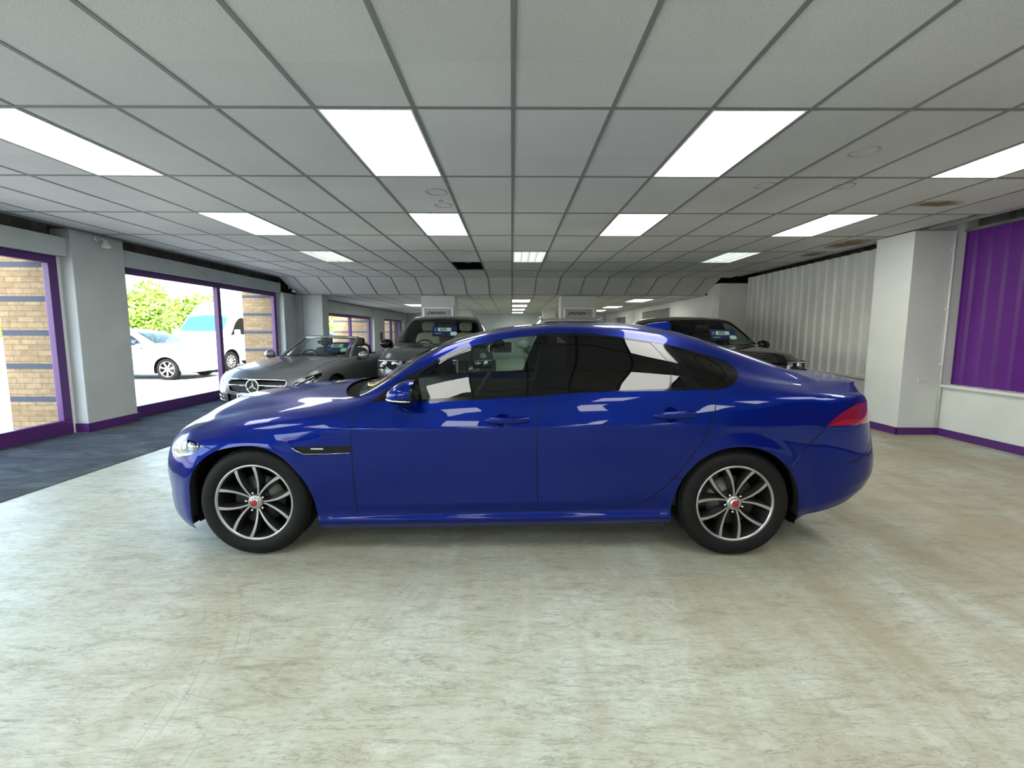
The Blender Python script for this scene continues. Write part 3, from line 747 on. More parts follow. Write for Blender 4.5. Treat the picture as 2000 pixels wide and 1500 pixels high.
def panelize(S, polys, seams, seeds, step=2.0, gapw=.26):
    """polys: ordered [(name, uv polygon)]; seams: [uv polylines]; seeds: {name: uv}; returns {label: (uv array, tris)}"""
    U, V = S.ns-1.001, S.nt-1.001
    ribs = [ribbon(s, gapw) for s in seams]
    pts = []; edges = []
    def addline(L, closed=True):
        b = len(pts)
        for p in L: pts.append((min(max(p[0], 0), U), min(max(p[1], 0), V)))
        n = len(L)
        for i in range(n if closed else n-1): edges.append((b+i, b+(i+1) % n))
    nb = int(U/step); nv = int(V/step)
    addline([(U*i/nb, 0) for i in range(nb)]+[(U, V*i/nv) for i in range(nv)]+[(U-U*i/nb, V) for i in range(nb)]+[(0, V-V*i/nv) for i in range(nv)])
    for nme, p in polys: addline(p)
    for rb in ribs: addline(rb)
    occ = np.array(pts)
    gu = np.arange(step*.5, U, step); gv = np.arange(step*.5, V, step); A, B = np.meshgrid(gu, gv); g = np.stack([A.ravel(), B.ravel()], -1)
    # drop grid points lying too near to a constraint
    cell = {}
    for p in occ: cell.setdefault((int(p[0]/1.0), int(p[1]/1.0)), []).append(p)
    keep = []
    for p in g:
        ci, cj = int(p[0]), int(p[1]); ok = True
        for a in (-1, 0, 1):
            for b in (-1, 0, 1):
                for q in cell.get((ci+a, cj+b), ()):
                    if (q[0]-p[0])**2+(q[1]-p[1])**2 < .55: ok = False
        if ok: keep.append(p)
    allp = [Vector((float(a), float(b))) for a, b in list(occ)+keep]
    vo, eo, fo, _, _, _ = delaunay_2d_cdt(allp, edges, [], 0, 1e-5)
    vo = np.array([(v.x, v.y) for v in vo]); T = np.array([tuple(f) for f in fo if len(f) == 3])
    a_, b_, c_ = vo[T[:, 0]], vo[T[:, 1]], vo[T[:, 2]]
    area = (b_[:, 0]-a_[:, 0])*(c_[:, 1]-a_[:, 1])-(b_[:, 1]-a_[:, 1])*(c_[:, 0]-a_[:, 0])
    T = T[np.abs(area) > 1e-7]; cen = (vo[T[:, 0]]+vo[T[:, 1]]+vo[T[:, 2]])/3
    lab = np.full(len(T), '', dtype=object)
    for nme, p in polys[::-1]: lab[in_poly(cen[:, 0], cen[:, 1], p)] = nme
    inr = np.zeros(len(T), bool)
    for rb in ribs: inr |= in_poly(cen[:, 0], cen[:, 1], rb)
    lab[inr & (lab == '')] = 'gap'
    adj = {}
    for k, t in enumerate(T):
        if lab[k] != '': continue
        for e in ((t[0], t[1]), (t[1], t[2]), (t[2], t[0])): adj.setdefault((min(e), max(e)), []).append(k)
    nbr = {}
    for e, ks in adj.items():
        if len(ks) == 2: nbr.setdefault(ks[0], []).append(ks[1]); nbr.setdefault(ks[1], []).append(ks[0])
    for nme, uv in seeds:
        free = np.nonzero(lab == '')[0]
        if len(free) == 0: break
        k0 = free[np.argmin(((cen[free]-np.array(uv))**2).sum(1))]
        if ((cen[k0]-np.array(uv))**2).sum() > 16: continue
        st = [k0]; lab[k0] = nme
        while st:
            k = st.pop()
            for q in nbr.get(k, ()):
                if lab[q] == '': lab[q] = nme; st.append(q)
    lab[lab == ''] = seeds[0][0] if seeds else 'body'
    out = {}
    for nme in set(lab):
        tt = T[lab == nme]; idx, inv = np.unique(tt, return_inverse=True); out[nme] = (vo[idx], inv.reshape(tt.shape))
    return out

def panel_mesh(S, name, data, mat_, parent, side, off=0.0, disp=None, merge=False):
    """side: +1 near (-y local), -1 far (+y), 0 both halves in one mesh"""
    uv, T = data; P, N = S.at(uv[:, 0], uv[:, 1]); P = P+N*off
    if disp is not None: P = P+N*disp(P, uv)[:, None]
    P = P.copy(); 
    sides = (1, -1) if side == 0 else (side,); V = []; F = []; NN = []
    for sg in sides:
        b = len(V); Q = P*np.array([1, -sg, 1]); Nn = N*np.array([1, -sg, 1])
        if sg == -1 and side == 0:
            pass
        V += [tuple(q) for q in Q]; NN += [tuple(q) for q in Nn]
        t0 = T[0]; fn = np.cross(Q[T[:, 1]]-Q[T[:, 0]], Q[T[:, 2]]-Q[T[:, 0]]); av = Nn[T[:, 0]]; fl = (fn*av).sum(1) < 0
        for t, x in zip(T, fl): F.append((b+int(t[0]), b+int(t[2]), b+int(t[1])) if x else (b+int(t[0]), b+int(t[1]), b+int(t[2])))
    me = bpy.data.meshes.new(name); me.from_pydata(V, [], F); me.polygons.foreach_set('use_smooth', [True]*len(F)); me.update()
    if disp is None: 
        try: me.normals_split_custom_set_from_vertices(NN)
        except Exception: pass
    me.materials.append(mat_)
    o = bpy.data.objects.new(name, me); COL.objects.link(o)
    if parent: o.parent = parent
    return o
# paint
def paint(name, col, flake=None, rough=.28, metal=.0, coat=1.0):
    m = mat(name, col, rough, metal, coat); return m
M['tyre'] = speckle('tyre_rubber', (.0065, .007, .0075), .15, 40, .62); M['tyre'].node_tree.nodes['Principled BSDF'].inputs['Specular IOR Level'].default_value = .22
M['alloy'] = mat('machined_alloy', (.40, .40, .40), .33, .85)
M['alloy_dark'] = mat('grey_alloy', (.06, .062, .065), .32, .7, .5)
M['disc'] = mat('brake_disc', (.11, .11, .108), .45, .8)
M['chrome'] = mat('chrome', (.75, .76, .77), .08, 1)
M['gloss_black'] = mat('gloss_black_trim', (.004, .004, .005), .07, 0, 0, spec=.35)
M['matt_black'] = mat('matt_black_plastic', (.014, .014, .015), .6)
M['void'] = mat('black_void', (.003, .003, .003), .9, spec=.1)
M['seam'] = mat('panel_gap', (.004, .004, .006), .6, spec=.2)
M['red_lens'] = mat('red_lens', (.17, .002, .006), .08, 0, 1)
M['pink_lens'] = mat('pink_lens', (.25, .006, .011), .08, 0, 1)
M['mirror'] = mat('mirror_glass', (.7, .72, .73), .02, 1)

def wheel(parent, name, x, y, z, R, rr, w, face, rot=0.0, style='pairs', mats=None, sgn=-1, caps=True):
    """a wheel whose axle is along local y; face: +1 if the outer face looks to +y, -1 to -y"""
    W = empty(name, (x, y, z)); W.parent = parent
    a_, d_ = mats or (M['alloy'], M['alloy_dark'])
    f = face
    s = R-rr
    prof = [(rr-.012, -.5*w+.03), (rr+.003, -.5*w+.012), (rr+.25*s, -.5*w+.002), (rr+.55*s, -.5*w), (rr+.82*s, -.5*w+.010), (R-.010, -.5*w+.028), (R-.003, -.5*w+.042)]
    gs = [-.5*w+.042+(w-.084)*k/12 for k in range(13)]
    for k in range(12):
        g0 = gs[k]; g1 = gs[k+1]
        if k in (3, 5, 6, 8): prof += [(R, g0+.001), (R-.008, g0+.004), (R-.008, g0+.009), (R, g0+.012)]
        else: prof += [(R, g0+.001), (R, g1)]
    prof += [(r, -h) for r, h in prof[:7][::-1]]
    mb = MB(); mb.lathe([(r, h*1.0) for r, h in prof], 72, 'y'); 
    # tread block grooves on the shoulder
    for k in range(60):
        a = 2*math.pi*k/60; ca, sa = math.cos(a), math.sin(a)
        for sg in (-1, 1):
            mb.bar((ca*(R-.009), sg*(.5*w-.030), sa*(R-.009)), (ca*(R+.0005), sg*(.5*w-.062), sa*(R+.0005)), .010, .004)
    o = mb.build('tyre', M['tyre'], W)
    yo = f*(.5*w-.012)          # rim face plane
    q = lambda h: yo-f*h
    mb = MB(); mb.lathe([(rr-.004, q(.03)), (rr+.004, q(.006)), (rr+.002, q(-.001)), (rr-.007, q(0)), (rr-.012, q(.008)), (rr-.016, q(.03)), (rr-.028, q(.12)), (rr-.03, q(w-.05))], 72, 'y')
    mb.build('rim', d_, W)
    mb = MB(); mb.lathe([(rr+.004, q(.004)), (rr+.002, q(-.0022)), (rr-.008, q(-.0012)), (rr-.0125, q(.006))], 72, 'y'); mb.build('rim_lip', a_, W)
    mb = MB(); mb.lathe([(0, q(.012)), (.034, q(.006)), (.043, q(.010)), (.046, q(.022))], 40, 'y'); mb.build('hub_face', a_, W)
    mb = MB(); mb.lathe([(.046, q(.022)), (.055, q(.06)), (.07, q(.07)), (.07, q(.10)), (0, q(.10))], 40, 'y'); mb.build('hub', d_, W)
    r1 = rr-.006
    if style == 'pairs':
        for k in range(5):
            c0 = math.radians(rot+72*k)
            for sg in (1, -1):
                L = []; n = 14
                for i in range(n+1):
                    t = i/n; r = .040+(r1-.040)*t
                    a = c0+sg*math.radians(14+16.5*(1-t))
                    hw = .0048+.0062*t**1.5
                    L.append((r, a, hw))
                V = []; dep = lambda t: .012*(1-t)**1.0*math.sin(math.pi*min(1, t+.15))+.0
                F = []; V2 = []; F2 = []
                for i, (r, a, hw) in enumerate(L):
                    t = i/n; y_ = q(.004+.018*math.sin(math.pi*(t*.5+.5))*(1-t)+.002)
                    cx_, cz_ = r*math.cos(a), r*math.sin(a); tx, tz = -math.sin(a), math.cos(a)
                    V += [(cx_+tx*hw, y_, cz_+tz*hw), (cx_-tx*hw, y_, cz_-tz*hw)]
                    o1, o2 = hw+.011+.011*t, hw+.011+.011*t
                    V2 += [(cx_+tx*hw, y_, cz_+tz*hw), (cx_+tx*o1, y_-f*(.03+.02*t), cz_+tz*o1), (cx_-tx*o2, y_-f*(.03+.02*t), cz_-tz*o2), (cx_-tx*hw, y_, cz_-tz*hw)]
                for i in range(n):
                    F.append((2*i, 2*i+1, 2*i+3, 2*i+2))
                    for m_ in (0, 2): F2.append((4*i+m_, 4*i+m_+1, 4*i+m_+5, 4*i+m_+4))
                    F2.append((4*i+1, 4*i+2, 4*i+6, 4*i+5))
                m1 = MB().add(V, F).build('spoke', a_, W); 
                m2 = MB().add(V2, F2, True).build('spoke_flank', d_, W)
    else:
        nsp = int(style)
        for k in range(nsp):
            a = math.radians(rot+360/nsp*k); ca, sa = math.cos(a), math.sin(a); m_ = MB()
            V = []
            for r, hw, y_ in ((.03, .022, q(.012)), (rr*.6, .02, q(.010)), (r1, .03, q(.004))):
                V += [(r*ca-hw*sa, y_, r*sa+hw*ca), (r*ca+hw*sa, y_, r*sa-hw*ca), (r*ca+hw*sa, y_-f*.03, r*sa-hw*ca), (r*ca-hw*sa, y_-f*.03, r*sa+hw*ca)]
            F = []
            for i in (0, 4):
                for b in range(4): F.append((i+b, i+(b+1) % 4, i+4+(b+1) % 4, i+4+b))
            m_.add(V, F); m_.build('spoke', a_, W)
    mb = MB(); mb.lathe([(0, q(.072)), (.155, q(.072)), (.155, q(.095)), (0, q(.095))], 48, 'y'); mb.build('brake_disc', M['disc'], W)
    for k in range(5):
        a = math.radians(rot+72*k)
        MB().lathe([(0, q(.008)), (.0065, q(.010)), (.0078, q(.016)), (.0078, q(.045))], 10, 'y', (.057*math.cos(a), 0, .057*math.sin(a))).build('wheel_nut', M['chrome'], W)
    mb = MB(); mb.lathe([(0, q(-.003)), (.018, q(-.0025)), (.0265, q(.001)), (.0285, q(.006)), (.0285, q(.02))], 32, 'y'); mb.build('hub_cap_ring', M['chrome'], W)
    mb = MB(); mb.lathe([(0, q(-.006)), (.014, q(-.0055)), (.0215, q(-.0035))], 32, 'y'); mb.build('hub_cap', mats[2] if mats and len(mats) > 2 else M['cap_red'], W)
    # the inner side is closed with a dark barrel
    mb = MB(); mb.lathe([(0, q(w-.06)), (rr-.03, q(w-.06))], 40, 'y'); mb.build('inner_barrel', M['void'], W)
    return W
M['cap_red'] = mat('red_badge', (.30, .015, .02), .25, .3, .6)
def caliper(parent, x, y, z, f, a0, R=.16):
    mb = MB(); P = []
    for k in range(7):
        a = math.radians(a0-30+10*k); P.append((x+R*.8*math.cos(a), y, z+R*.8*math.sin(a)))
    mb.tube(P, .035, 8); return mb.build('brake_caliper', M['alloy_dark'], parent)

def seat(parent, x, y, z, matl, d=1, s=1.0, tilt=.28):
    """front seat facing -x*d: cushion, backrest and headrest as one mesh each"""
    r = empty('seat', (x, y, z)); r.parent = parent; r.rotation_euler = (0, 0, 0 if d > 0 else math.pi)
    def pad(mb, c, sz, rot):
        R = Matrix.Rotation(rot, 4, 'Y'); V = []; F = []; n = 8
        b = len(mb.v); m2 = MB(); m2.ico((0, 0, 0), 1, n=20, m=12)
        for v in m2.v:
            p = Vector(v); e = .45
            p = Vector([math.copysign(abs(c_)**e, c_) for c_ in p]); l = max(abs(p.x), abs(p.y), abs(p.z))
            p = Vector((p.x*sz[0]/2, p.y*sz[1]/2, p.z*sz[2]/2)); p = R @ p + Vector(c); V.append(tuple(p))
        mb.add(V, m2.f, True)
    m_ = MB(); pad(m_, (0, 0, .12*s), (.52*s, .50*s, .20*s), -.12); m_.build('cushion', matl, r)
    m_ = MB(); pad(m_, (.27*s, 0, .46*s), (.17*s, .50*s, .66*s), tilt); m_.build('backrest', matl, r)
    m_ = MB(); pad(m_, (.40*s, 0, .90*s), (.10*s, .27*s, .19*s), tilt*.6); m_.tube([(.36*s, -.06, .74*s), (.39*s, -.06, .86*s)], .008, 6); m_.tube([(.36*s, .06, .74*s), (.39*s, .06, .86*s)], .008, 6); m_.build('headrest', matl, r)
    return r
def steering(parent, x, y, z, r_=.18, tilt=.45, matl=None):
    W = empty('steering_wheel', (x, y, z)); W.parent = parent; W.rotation_euler = (0, tilt, 0)
    P = [(0, r_*math.cos(2*math.pi*k/28), r_*math.sin(2*math.pi*k/28)) for k in range(29)]
    MB().tube(P, .016, 8, caps=False).build('rim', matl or M['matt_black'], W)
    m_ = MB(); m_.bar((0, -r_, 0), (0, r_, 0), .02, .035); m_.bar((0, 0, 0), (0, 0, -r_), .02, .03); m_.ico((-.01, 0, 0), .06, .5, 1, 1); m_.build('hub', matl or M['matt_black'], W)
    return W
# traced outlines of the blue car on its own surface: (x, half width, height)
FEAT = {
'headlamp': [(-2.084, 0.787, 0.719), (-1.967, 0.866, 0.717), (-1.885, 0.898, 0.696), (-1.869, 0.902, 0.691), (-1.911, 0.903, 0.666), (-1.955, 0.903, 0.638), (-2.006, 0.892, 0.616), (-2.069, 0.863, 0.605), (-2.123, 0.825, 0.608), (-2.132, 0.812, 0.627), (-2.127, 0.792, 0.675), (-2.126, 0.763, 0.704)],
'bonnet_seam': [(-2.08, 0.775, 0.731), (-2.039, 0.747, 0.764), (-1.973, 0.734, 0.792), (-1.836, 0.707, 0.834), (-1.614, 0.72, 0.877), (-1.416, 0.717, 0.91), (-1.177, 0.733, 0.94), (-0.998, 0.772, 0.966), (-0.953, 0.78, 0.977)],
'bumper_seam': [(-1.869, 0.902, 0.691), (-1.824, 0.915, 0.682), (-1.773, 0.931, 0.673)],
'door_front': [(-0.886, 0.862, 0.952), (-0.915, 0.869, 0.937), (-0.939, 0.886, 0.911), (-0.951, 0.906, 0.877), (-0.956, 0.928, 0.819), (-0.96, 0.937, 0.702), (-0.957, 0.932, 0.54), (-0.954, 0.921, 0.415), (-0.951, 0.909, 0.303), (-0.939, 0.905, 0.259)],
'sill_line': [(-1.218, 0.918, 0.255), (-0.939, 0.905, 0.259), (-0.628, 0.904, 0.27), (0.167, 0.903, 0.292), (0.448, 0.904, 0.299), (0.612, 0.906, 0.31), (0.728, 0.91, 0.328), (0.828, 0.919, 0.366), (0.899, 0.926, 0.419), (0.98, 0.934, 0.509), (1.056, 0.942, 0.607), (1.136, 0.944, 0.725), (1.189, 0.936, 0.839), (1.223, 0.918, 0.932), (1.228, 0.909, 0.974), (1.19, 0.883, 1.048)],
'b_seam': [(0.315, 0.614, 1.381), (0.256, 0.771, 1.222), (0.211, 0.88, 1.014), (0.185, 0.901, 0.951), (0.163, 0.922, 0.869), (0.153, 0.939, 0.743), (0.156, 0.932, 0.57), (0.161, 0.922, 0.413), (0.17, 0.903, 0.292)],
'glass_front': [(-0.586, 0.767, 1.123), (-0.553, 0.753, 1.144), (-0.485, 0.73, 1.185), (-0.416, 0.713, 1.22), (-0.342, 0.695, 1.252), (-0.262, 0.675, 1.284), (-0.163, 0.659, 1.313), (-0.064, 0.646, 1.337), (0.069, 0.636, 1.355), (0.17, 0.633, 1.362), (0.246, 0.633, 1.364), (0.204, 0.726, 1.271), (0.161, 0.813, 1.157), (0.112, 0.876, 1.014), (-0.152, 0.875, 1.0), (-0.545, 0.873, 0.979), (-0.564, 0.835, 1.053)],
'dlo': [(-0.87, 0.863, 0.955), (-0.82, 0.826, 0.997), (-0.764, 0.793, 1.041), (-0.674, 0.764, 1.099), (-0.582, 0.735, 1.152), (-0.489, 0.706, 1.206), (-0.393, 0.683, 1.253), (-0.246, 0.662, 1.298), (-0.097, 0.648, 1.331), (0.003, 0.639, 1.348), (0.137, 0.624, 1.368), (0.319, 0.613, 1.382), (0.44, 0.613, 1.383), (0.59, 0.621, 1.371), (0.789, 0.63, 1.347), (0.939, 0.636, 1.322), (1.073, 0.639, 1.298), (1.204, 0.649, 1.262), (1.335, 0.661, 1.221), (1.408, 0.677, 1.189), (1.434, 0.709, 1.158), (1.423, 0.767, 1.128), (1.378, 0.836, 1.093), (1.328, 0.872, 1.062), (1.274, 0.882, 1.049), (1.18, 0.884, 1.045), (0.623, 0.882, 1.031), (0.282, 0.882, 1.014), (0.189, 0.883, 1.005), (0.003, 0.881, 0.992), (-0.525, 0.879, 0.968)],
'glass_rear': [(0.367, 0.634, 1.364), (0.537, 0.637, 1.361), (0.74, 0.638, 1.345), (0.903, 0.643, 1.322), (0.951, 0.73, 1.25), (0.988, 0.798, 1.188), (0.955, 0.879, 1.05), (0.624, 0.879, 1.038), (0.311, 0.878, 1.026)],
'glass_quarter': [(1.042, 0.652, 1.293), (1.151, 0.658, 1.267), (1.294, 0.687, 1.209), (1.335, 0.722, 1.176), (1.33, 0.793, 1.136), (1.3, 0.846, 1.097), (1.255, 0.873, 1.066), (1.145, 0.878, 1.057), (1.089, 0.83, 1.142)],
'glass_tri': [(0.997, 0.808, 1.175), (1.067, 0.878, 1.056), (0.968, 0.878, 1.053)],
'vent': [(-1.321, 0.936, 0.695), (-1.165, 0.937, 0.702), (-0.968, 0.937, 0.705), (-0.965, 0.937, 0.661), (-1.105, 0.937, 0.655), (-1.249, 0.937, 0.652), (-1.296, 0.937, 0.673)],
'taillamp': [(1.903, 0.912, 0.826), (1.931, 0.909, 0.853), (1.96, 0.904, 0.879), (1.997, 0.897, 0.905), (2.041, 0.886, 0.926), (2.106, 0.862, 0.951), (2.202, 0.808, 0.957), (2.211, 0.82, 0.893), (2.204, 0.835, 0.836), (2.052, 0.899, 0.83)],
'rear_seam': [(1.903, 0.912, 0.826), (1.875, 0.916, 0.789), (1.796, 0.926, 0.719), (1.735, 0.933, 0.644), (1.698, 0.943, 0.603)],
'arch_f': [(-1.983, 0.89, 0.192), (-1.979, 0.909, 0.325), (-1.964, 0.923, 0.454), (-1.943, 0.929, 0.521), (-1.898, 0.929, 0.593), (-1.823, 0.929, 0.651), (-1.716, 0.935, 0.688), (-1.618, 0.94, 0.703), (-1.522, 0.945, 0.701), (-1.445, 0.947, 0.675), (-1.37, 0.948, 0.625), (-1.298, 0.945, 0.546), (-1.241, 0.938, 0.461), (-1.211, 0.928, 0.377), (-1.195, 0.918, 0.291), (-1.184, 0.893, 0.182)],
'arch_r': [(0.985, 0.881, 0.204), (0.983, 0.917, 0.313), (1.001, 0.938, 0.421), (1.04, 0.945, 0.512), (1.11, 0.952, 0.602), (1.209, 0.956, 0.672), (1.327, 0.957, 0.705), (1.441, 0.957, 0.705), (1.547, 0.956, 0.672), (1.639, 0.95, 0.612), (1.708, 0.939, 0.532), (1.752, 0.925, 0.437), (1.773, 0.911, 0.342), (1.775, 0.884, 0.257)],
'pillar_line': [(-0.954, 0.766, 0.985), (-0.879, 0.734, 1.03), (-0.78, 0.731, 1.086), (-0.641, 0.685, 1.181), (-0.499, 0.642, 1.262), (-0.403, 0.603, 1.308), (-0.306, 0.561, 1.345), (-0.189, 0.506, 1.379), (-0.111, 0.436, 1.4)],
'handle_f': [(-0.159, 0.922, 0.857), (0.111, 0.921, 0.87)],
'handle_r': [(0.86, 0.923, 0.891), (1.115, 0.922, 0.907)],
'misc': [(-0.953, 0.762, 0.988), (-1.064, 0.583, 0.986), (-1.158, 0.448, 0.986), (-0.665, 0.88, 0.955), (-0.747, 0.864, 0.978)],
}
# ------------------------------------------------------------------ the blue saloon
def car_blue():
    S = sedan_shell()
    F = FEAT
    Q = lambda pts: [uv_of(S, p) for p in pts]
    T = lambda pts: [S.top(x, h) or uv_of(S, (x, h, 1.0)) for x, h in pts]
    def ext_down(L):      # carry an open arch line past the lower edge
        return [(L[0][0], -1)]+L+[(L[-1][0], -1)]
    arch_f = smooth_line(Q(F['arch_f']), step=1.2); arch_r = smooth_line(Q(F['arch_r']), step=1.2)
    uvc = lambda k, **kw: smooth_line(Q(F[k]), True, **kw)
    pil = Q(F['pillar_line'][:8])
    ws = pil+T([(-.125, .46), (-.125, .3), (-.14, .15)])+[(T([(-.15, .02)])[0][0], S.nt-1.001)]
    wb = T([(-1.09, .02), (-1.08, .2), (-1.05, .4), (-1.01, .58)]); wb[0] = (wb[0][0], S.nt-1.001)
    ws = smooth_line(ws+wb, True, 1.5, 40)
    cow = [pil[0], Q([(-.953, .781, .977)])[0]]+T([(-1.0, .755), (-1.06, .69), (-1.11, .58), (-1.17, .40), (-1.205, .2), (-1.215, .02)])
    cow[-1] = (cow[-1][0], S.nt-1.001); cow = smooth_line(cow+wb, True, 1.5, 50)
    bl = T([(1.235, .02), (1.23, .2), (1.225, .38), (1.235, .47), (1.30, .50), (1.5, .515), (1.75, .525), (1.93, .53), (1.985, .50), (2.01, .35), (2.03, .18), (2.04, .02)])
    bl[0] = (bl[0][0], S.nt-1.001); bl[-1] = (bl[-1][0], S.nt-1.001); bl = smooth_line(bl, True, 1.5, 50)
    deck = T([(2.03, .56), (2.06, .60), (2.2, .615), (2.33, .60)])+Q([(2.36, .60, .99), (2.35, .61, .93), (2.35, .61, .84), (2.38, .56, .78), (2.44, .3, .74), (2.47, .0, .74)])
    deck2 = T([(2.03, .56)])+T([(2.06, .3), (2.075, .02)]); deck2[-1] = (deck2[-1][0], S.nt-1.001)
    grille = Q([(-2.47, 0, .64), (-2.45, .20, .655), (-2.40, .345, .65), (-2.38, .33, .5), (-2.42, .26, .37), (-2.46, 0, .34)]); grille[0] = (0, grille[0][1]); grille[-1] = (0, grille[-1][1])
    intake = Q([(-2.30, .50, .44), (-2.18, .72, .47), (-2.16, .74, .36), (-2.24, .62, .28), (-2.33, .46, .28)])
    polys = [('hole', ext_down(arch_f)), ('hole', ext_down(arch_r)),
             ('glass_front', uvc('glass_front', corner=30)), ('glass_rear', uvc('glass_rear', corner=25)), ('glass_quarter', uvc('glass_quarter', corner=45)), ('glass_quarter', uvc('glass_tri', corner=20)),
             ('trim', uvc('dlo', corner=60)), ('windscreen', ws), ('cowl', cow), ('rear_window', bl),
             ('headlamp', uvc('headlamp', corner=40)), ('taillamp_low', smooth_line(Q([(1.935, .905, .834), (1.99, .90, .858), (2.10, .868, .864), (2.21, .82, .868), (2.33, .66, .872), (2.35, .60, .872), (2.36, .59, .85), (2.27, .77, .84), (2.204, .835, .839), (2.052, .897, .834)]), True, corner=45)), ('taillamp', smooth_line(Q(F['taillamp'][:6]+[(2.20, .81, .957), (2.30, .70, .955), (2.36, .59, .95), (2.37, .585, .845), (2.27, .77, .835)]+F['taillamp'][-1:]), True, corner=45)), ('vent', uvc('vent', corner=40)),
             ('grille', smooth_line(grille, True, 1.5, 45)), ('intake', smooth_line(intake, True, 1.5, 45))]
    def cup(cx_, cz_):
        c = uv_of(S, (cx_, .92, cz_)); return [(c[0]+4.6*math.cos(a), c[1]+4.0*math.sin(a)) for a in np.linspace(0, 2*math.pi, 25)[:-1]], c
    cf, cfc = cup(-.052, .862); cr, crc = cup(.955, .896)
    polys += [('cup_f', cf), ('cup_r', cr)]
    sl = lambda k, **kw: smooth_line(Q(F[k]), False, **kw)
    up = lambda L: L[:-1]+[(L[-1][0], L[-1][1]-2)]
    rs = Q([(-1.17, .7, .93)])
    rocker = smooth_line(Q([(-1.20, .905, .255), (-.939, .905, .259)]))
    bon = Q([(-2.10, .80, .69)])+sl('bonnet_seam')
    bonf = smooth_line(Q([(-2.09, .785, .715), (-2.17, .70, .705), (-2.27, .55, .70), (-2.36, .35, .71), (-2.39, .15, .72), (-2.40, .0, .72)])); bonf[-1] = (0, bonf[-1][1])
    apil = Q([(-.955, .765, .985), (-.953, .781, .977), (-.91, .825, .962), (-.860, .862, .958)])
    dfl = Q([(-.855, .862, .960)])+sl('door_front')
    seams = [bon, bonf, apil, sl('bumper_seam'), dfl, sl('sill_line', step=1.5), sl('b_seam')[3:], sl('rear_seam'), smooth_line(deck), smooth_line(deck2), smooth_line(Q([(.975, .933, .505), (1.0, .932, .506), (1.05, .933, .508)])), smooth_line(Q([(2.05, .87, .60), (2.10, .84, .615), (2.17, .80, .66), (2.23, .76, .72), (2.27, .73, .745)]))]
    seeds = [('body_shell', uv_of(S, (1.5, .92, .85))), ('bonnet', S.top(-1.6, .2)), ('front_wing', uv_of(S, (-1.15, .93, .5))), ('front_wing', uv_of(S, (-1.5, .90, .80))), ('front_bumper', uv_of(S, (-2.1, .85, .40))),
             ('front_door', uv_of(S, (-.4, .93, .6))), ('rear_door', uv_of(S, (.6, .93, .6))), ('rear_bumper', uv_of(S, (2.2, .80, .5))), ('boot_lid', S.top(2.25, .2)),
             ('sill', uv_of(S, (0, .9, .22))), ('front_wing', uv_of(S, (-1.0, .93, .3)))]
    D = panelize(S, polys, seams, seeds)
    R = empty('car', (0, CAR_Y, 0)); tag(R, 'glossy bright blue four-door saloon car, parked side on in the foreground', 'car')
    B = M['blue']; tint = M['tint_light']; dark = M['tint_dark']
    mats = {'bonnet': B, 'front_wing': B, 'front_bumper': B, 'front_door': B, 'rear_door': B, 'rear_bumper': B, 'boot_lid': B, 'roof': B, 'sill': B, 'body_shell': B,
            'glass_front': tint, 'glass_rear': dark, 'glass_quarter': dark, 'windscreen': M['tint_clear'], 'rear_window': dark, 'cowl': M['void'], 'trim': M['gloss_black'],
            'headlamp': M['lamp_clear'], 'taillamp': M['red_lens'], 'taillamp_low': M['pink_lens'], 'vent': M['gloss_black'], 'gap': M['seam'], 'grille': M['matt_black'], 'intake': M['matt_black']}
    names = {'glass_front': 'front_side_window', 'glass_rear': 'rear_side_window', 'glass_quarter': 'quarter_window', 'trim': 'window_surround', 'headlamp': 'headlamp', 'taillamp': 'tail_lamp', 'taillamp_low': 'tail_lamp_reflector', 'vent': 'wing_vent', 'gap': 'panel_gap', 'cowl': 'cowl_panel'}
    single = ('bonnet', 'roof', 'windscreen', 'rear_window', 'cowl', 'boot_lid', 'front_bumper', 'rear_bumper', 'grille', 'body_shell')
    offs = {'gap': -.001, 'trim': -.001, 'glass_front': -.003, 'glass_rear': -.003, 'glass_quarter': -.003, 'windscreen': -.002, 'rear_window': -.002, 'vent': -.003, 'grille': -.02, 'intake': -.02, 'cowl': -.018, 'headlamp': .0, 'taillamp': .002, 'taillamp_low': .002}
    doors = {}
    for k, data in D.items():
        if k == 'hole' or k.startswith('cup'): continue
        nm = names.get(k, k)
        for sd_ in ((0,) if k in single else (1, -1)):
            o = panel_mesh(S, nm, data, mats[k], R, sd_, offs.get(k, 0)); doors[(k, sd_)] = o
    for k, c, dn in (('cup_f', cfc, 'front_door'), ('cup_r', crc, 'rear_door')):
        f_ = lambda P, uv, c=c: -.016*np.sqrt(np.clip(1-((uv[:, 0]-c[0])/4.6)**2-((uv[:, 1]-c[1])/4.0)**2, 0, 1))
        for sd_ in (1, -1): panel_mesh(S, 'handle_recess', D[k], B, doors[(dn, sd_)], sd_, 0, f_)
    # returned edges of the wheel arches
    for nme, L in (('front', arch_f), ('rear', arch_r)):
        P, N = S.at(np.array([p[0] for p in L]), np.array([max(p[1], 0) for p in L]))
        for sg in (1, -1):
            V = []
            for p in P: V += [(p[0], -sg*p[1], p[2]), (p[0], -sg*(p[1]-.035), p[2]+.0), (p[0], -sg*(p[1]-.06), p[2]+.012)]
            n = len(P); Fc = []
            for i in range(n-1):
                for b in (0, 1): Fc.append((3*i+b, 3*i+b+1, 3*i+b+4, 3*i+b+3))
            MB().add(V, Fc, True).build('wheel_arch_lip', M['matt_black'] , R)
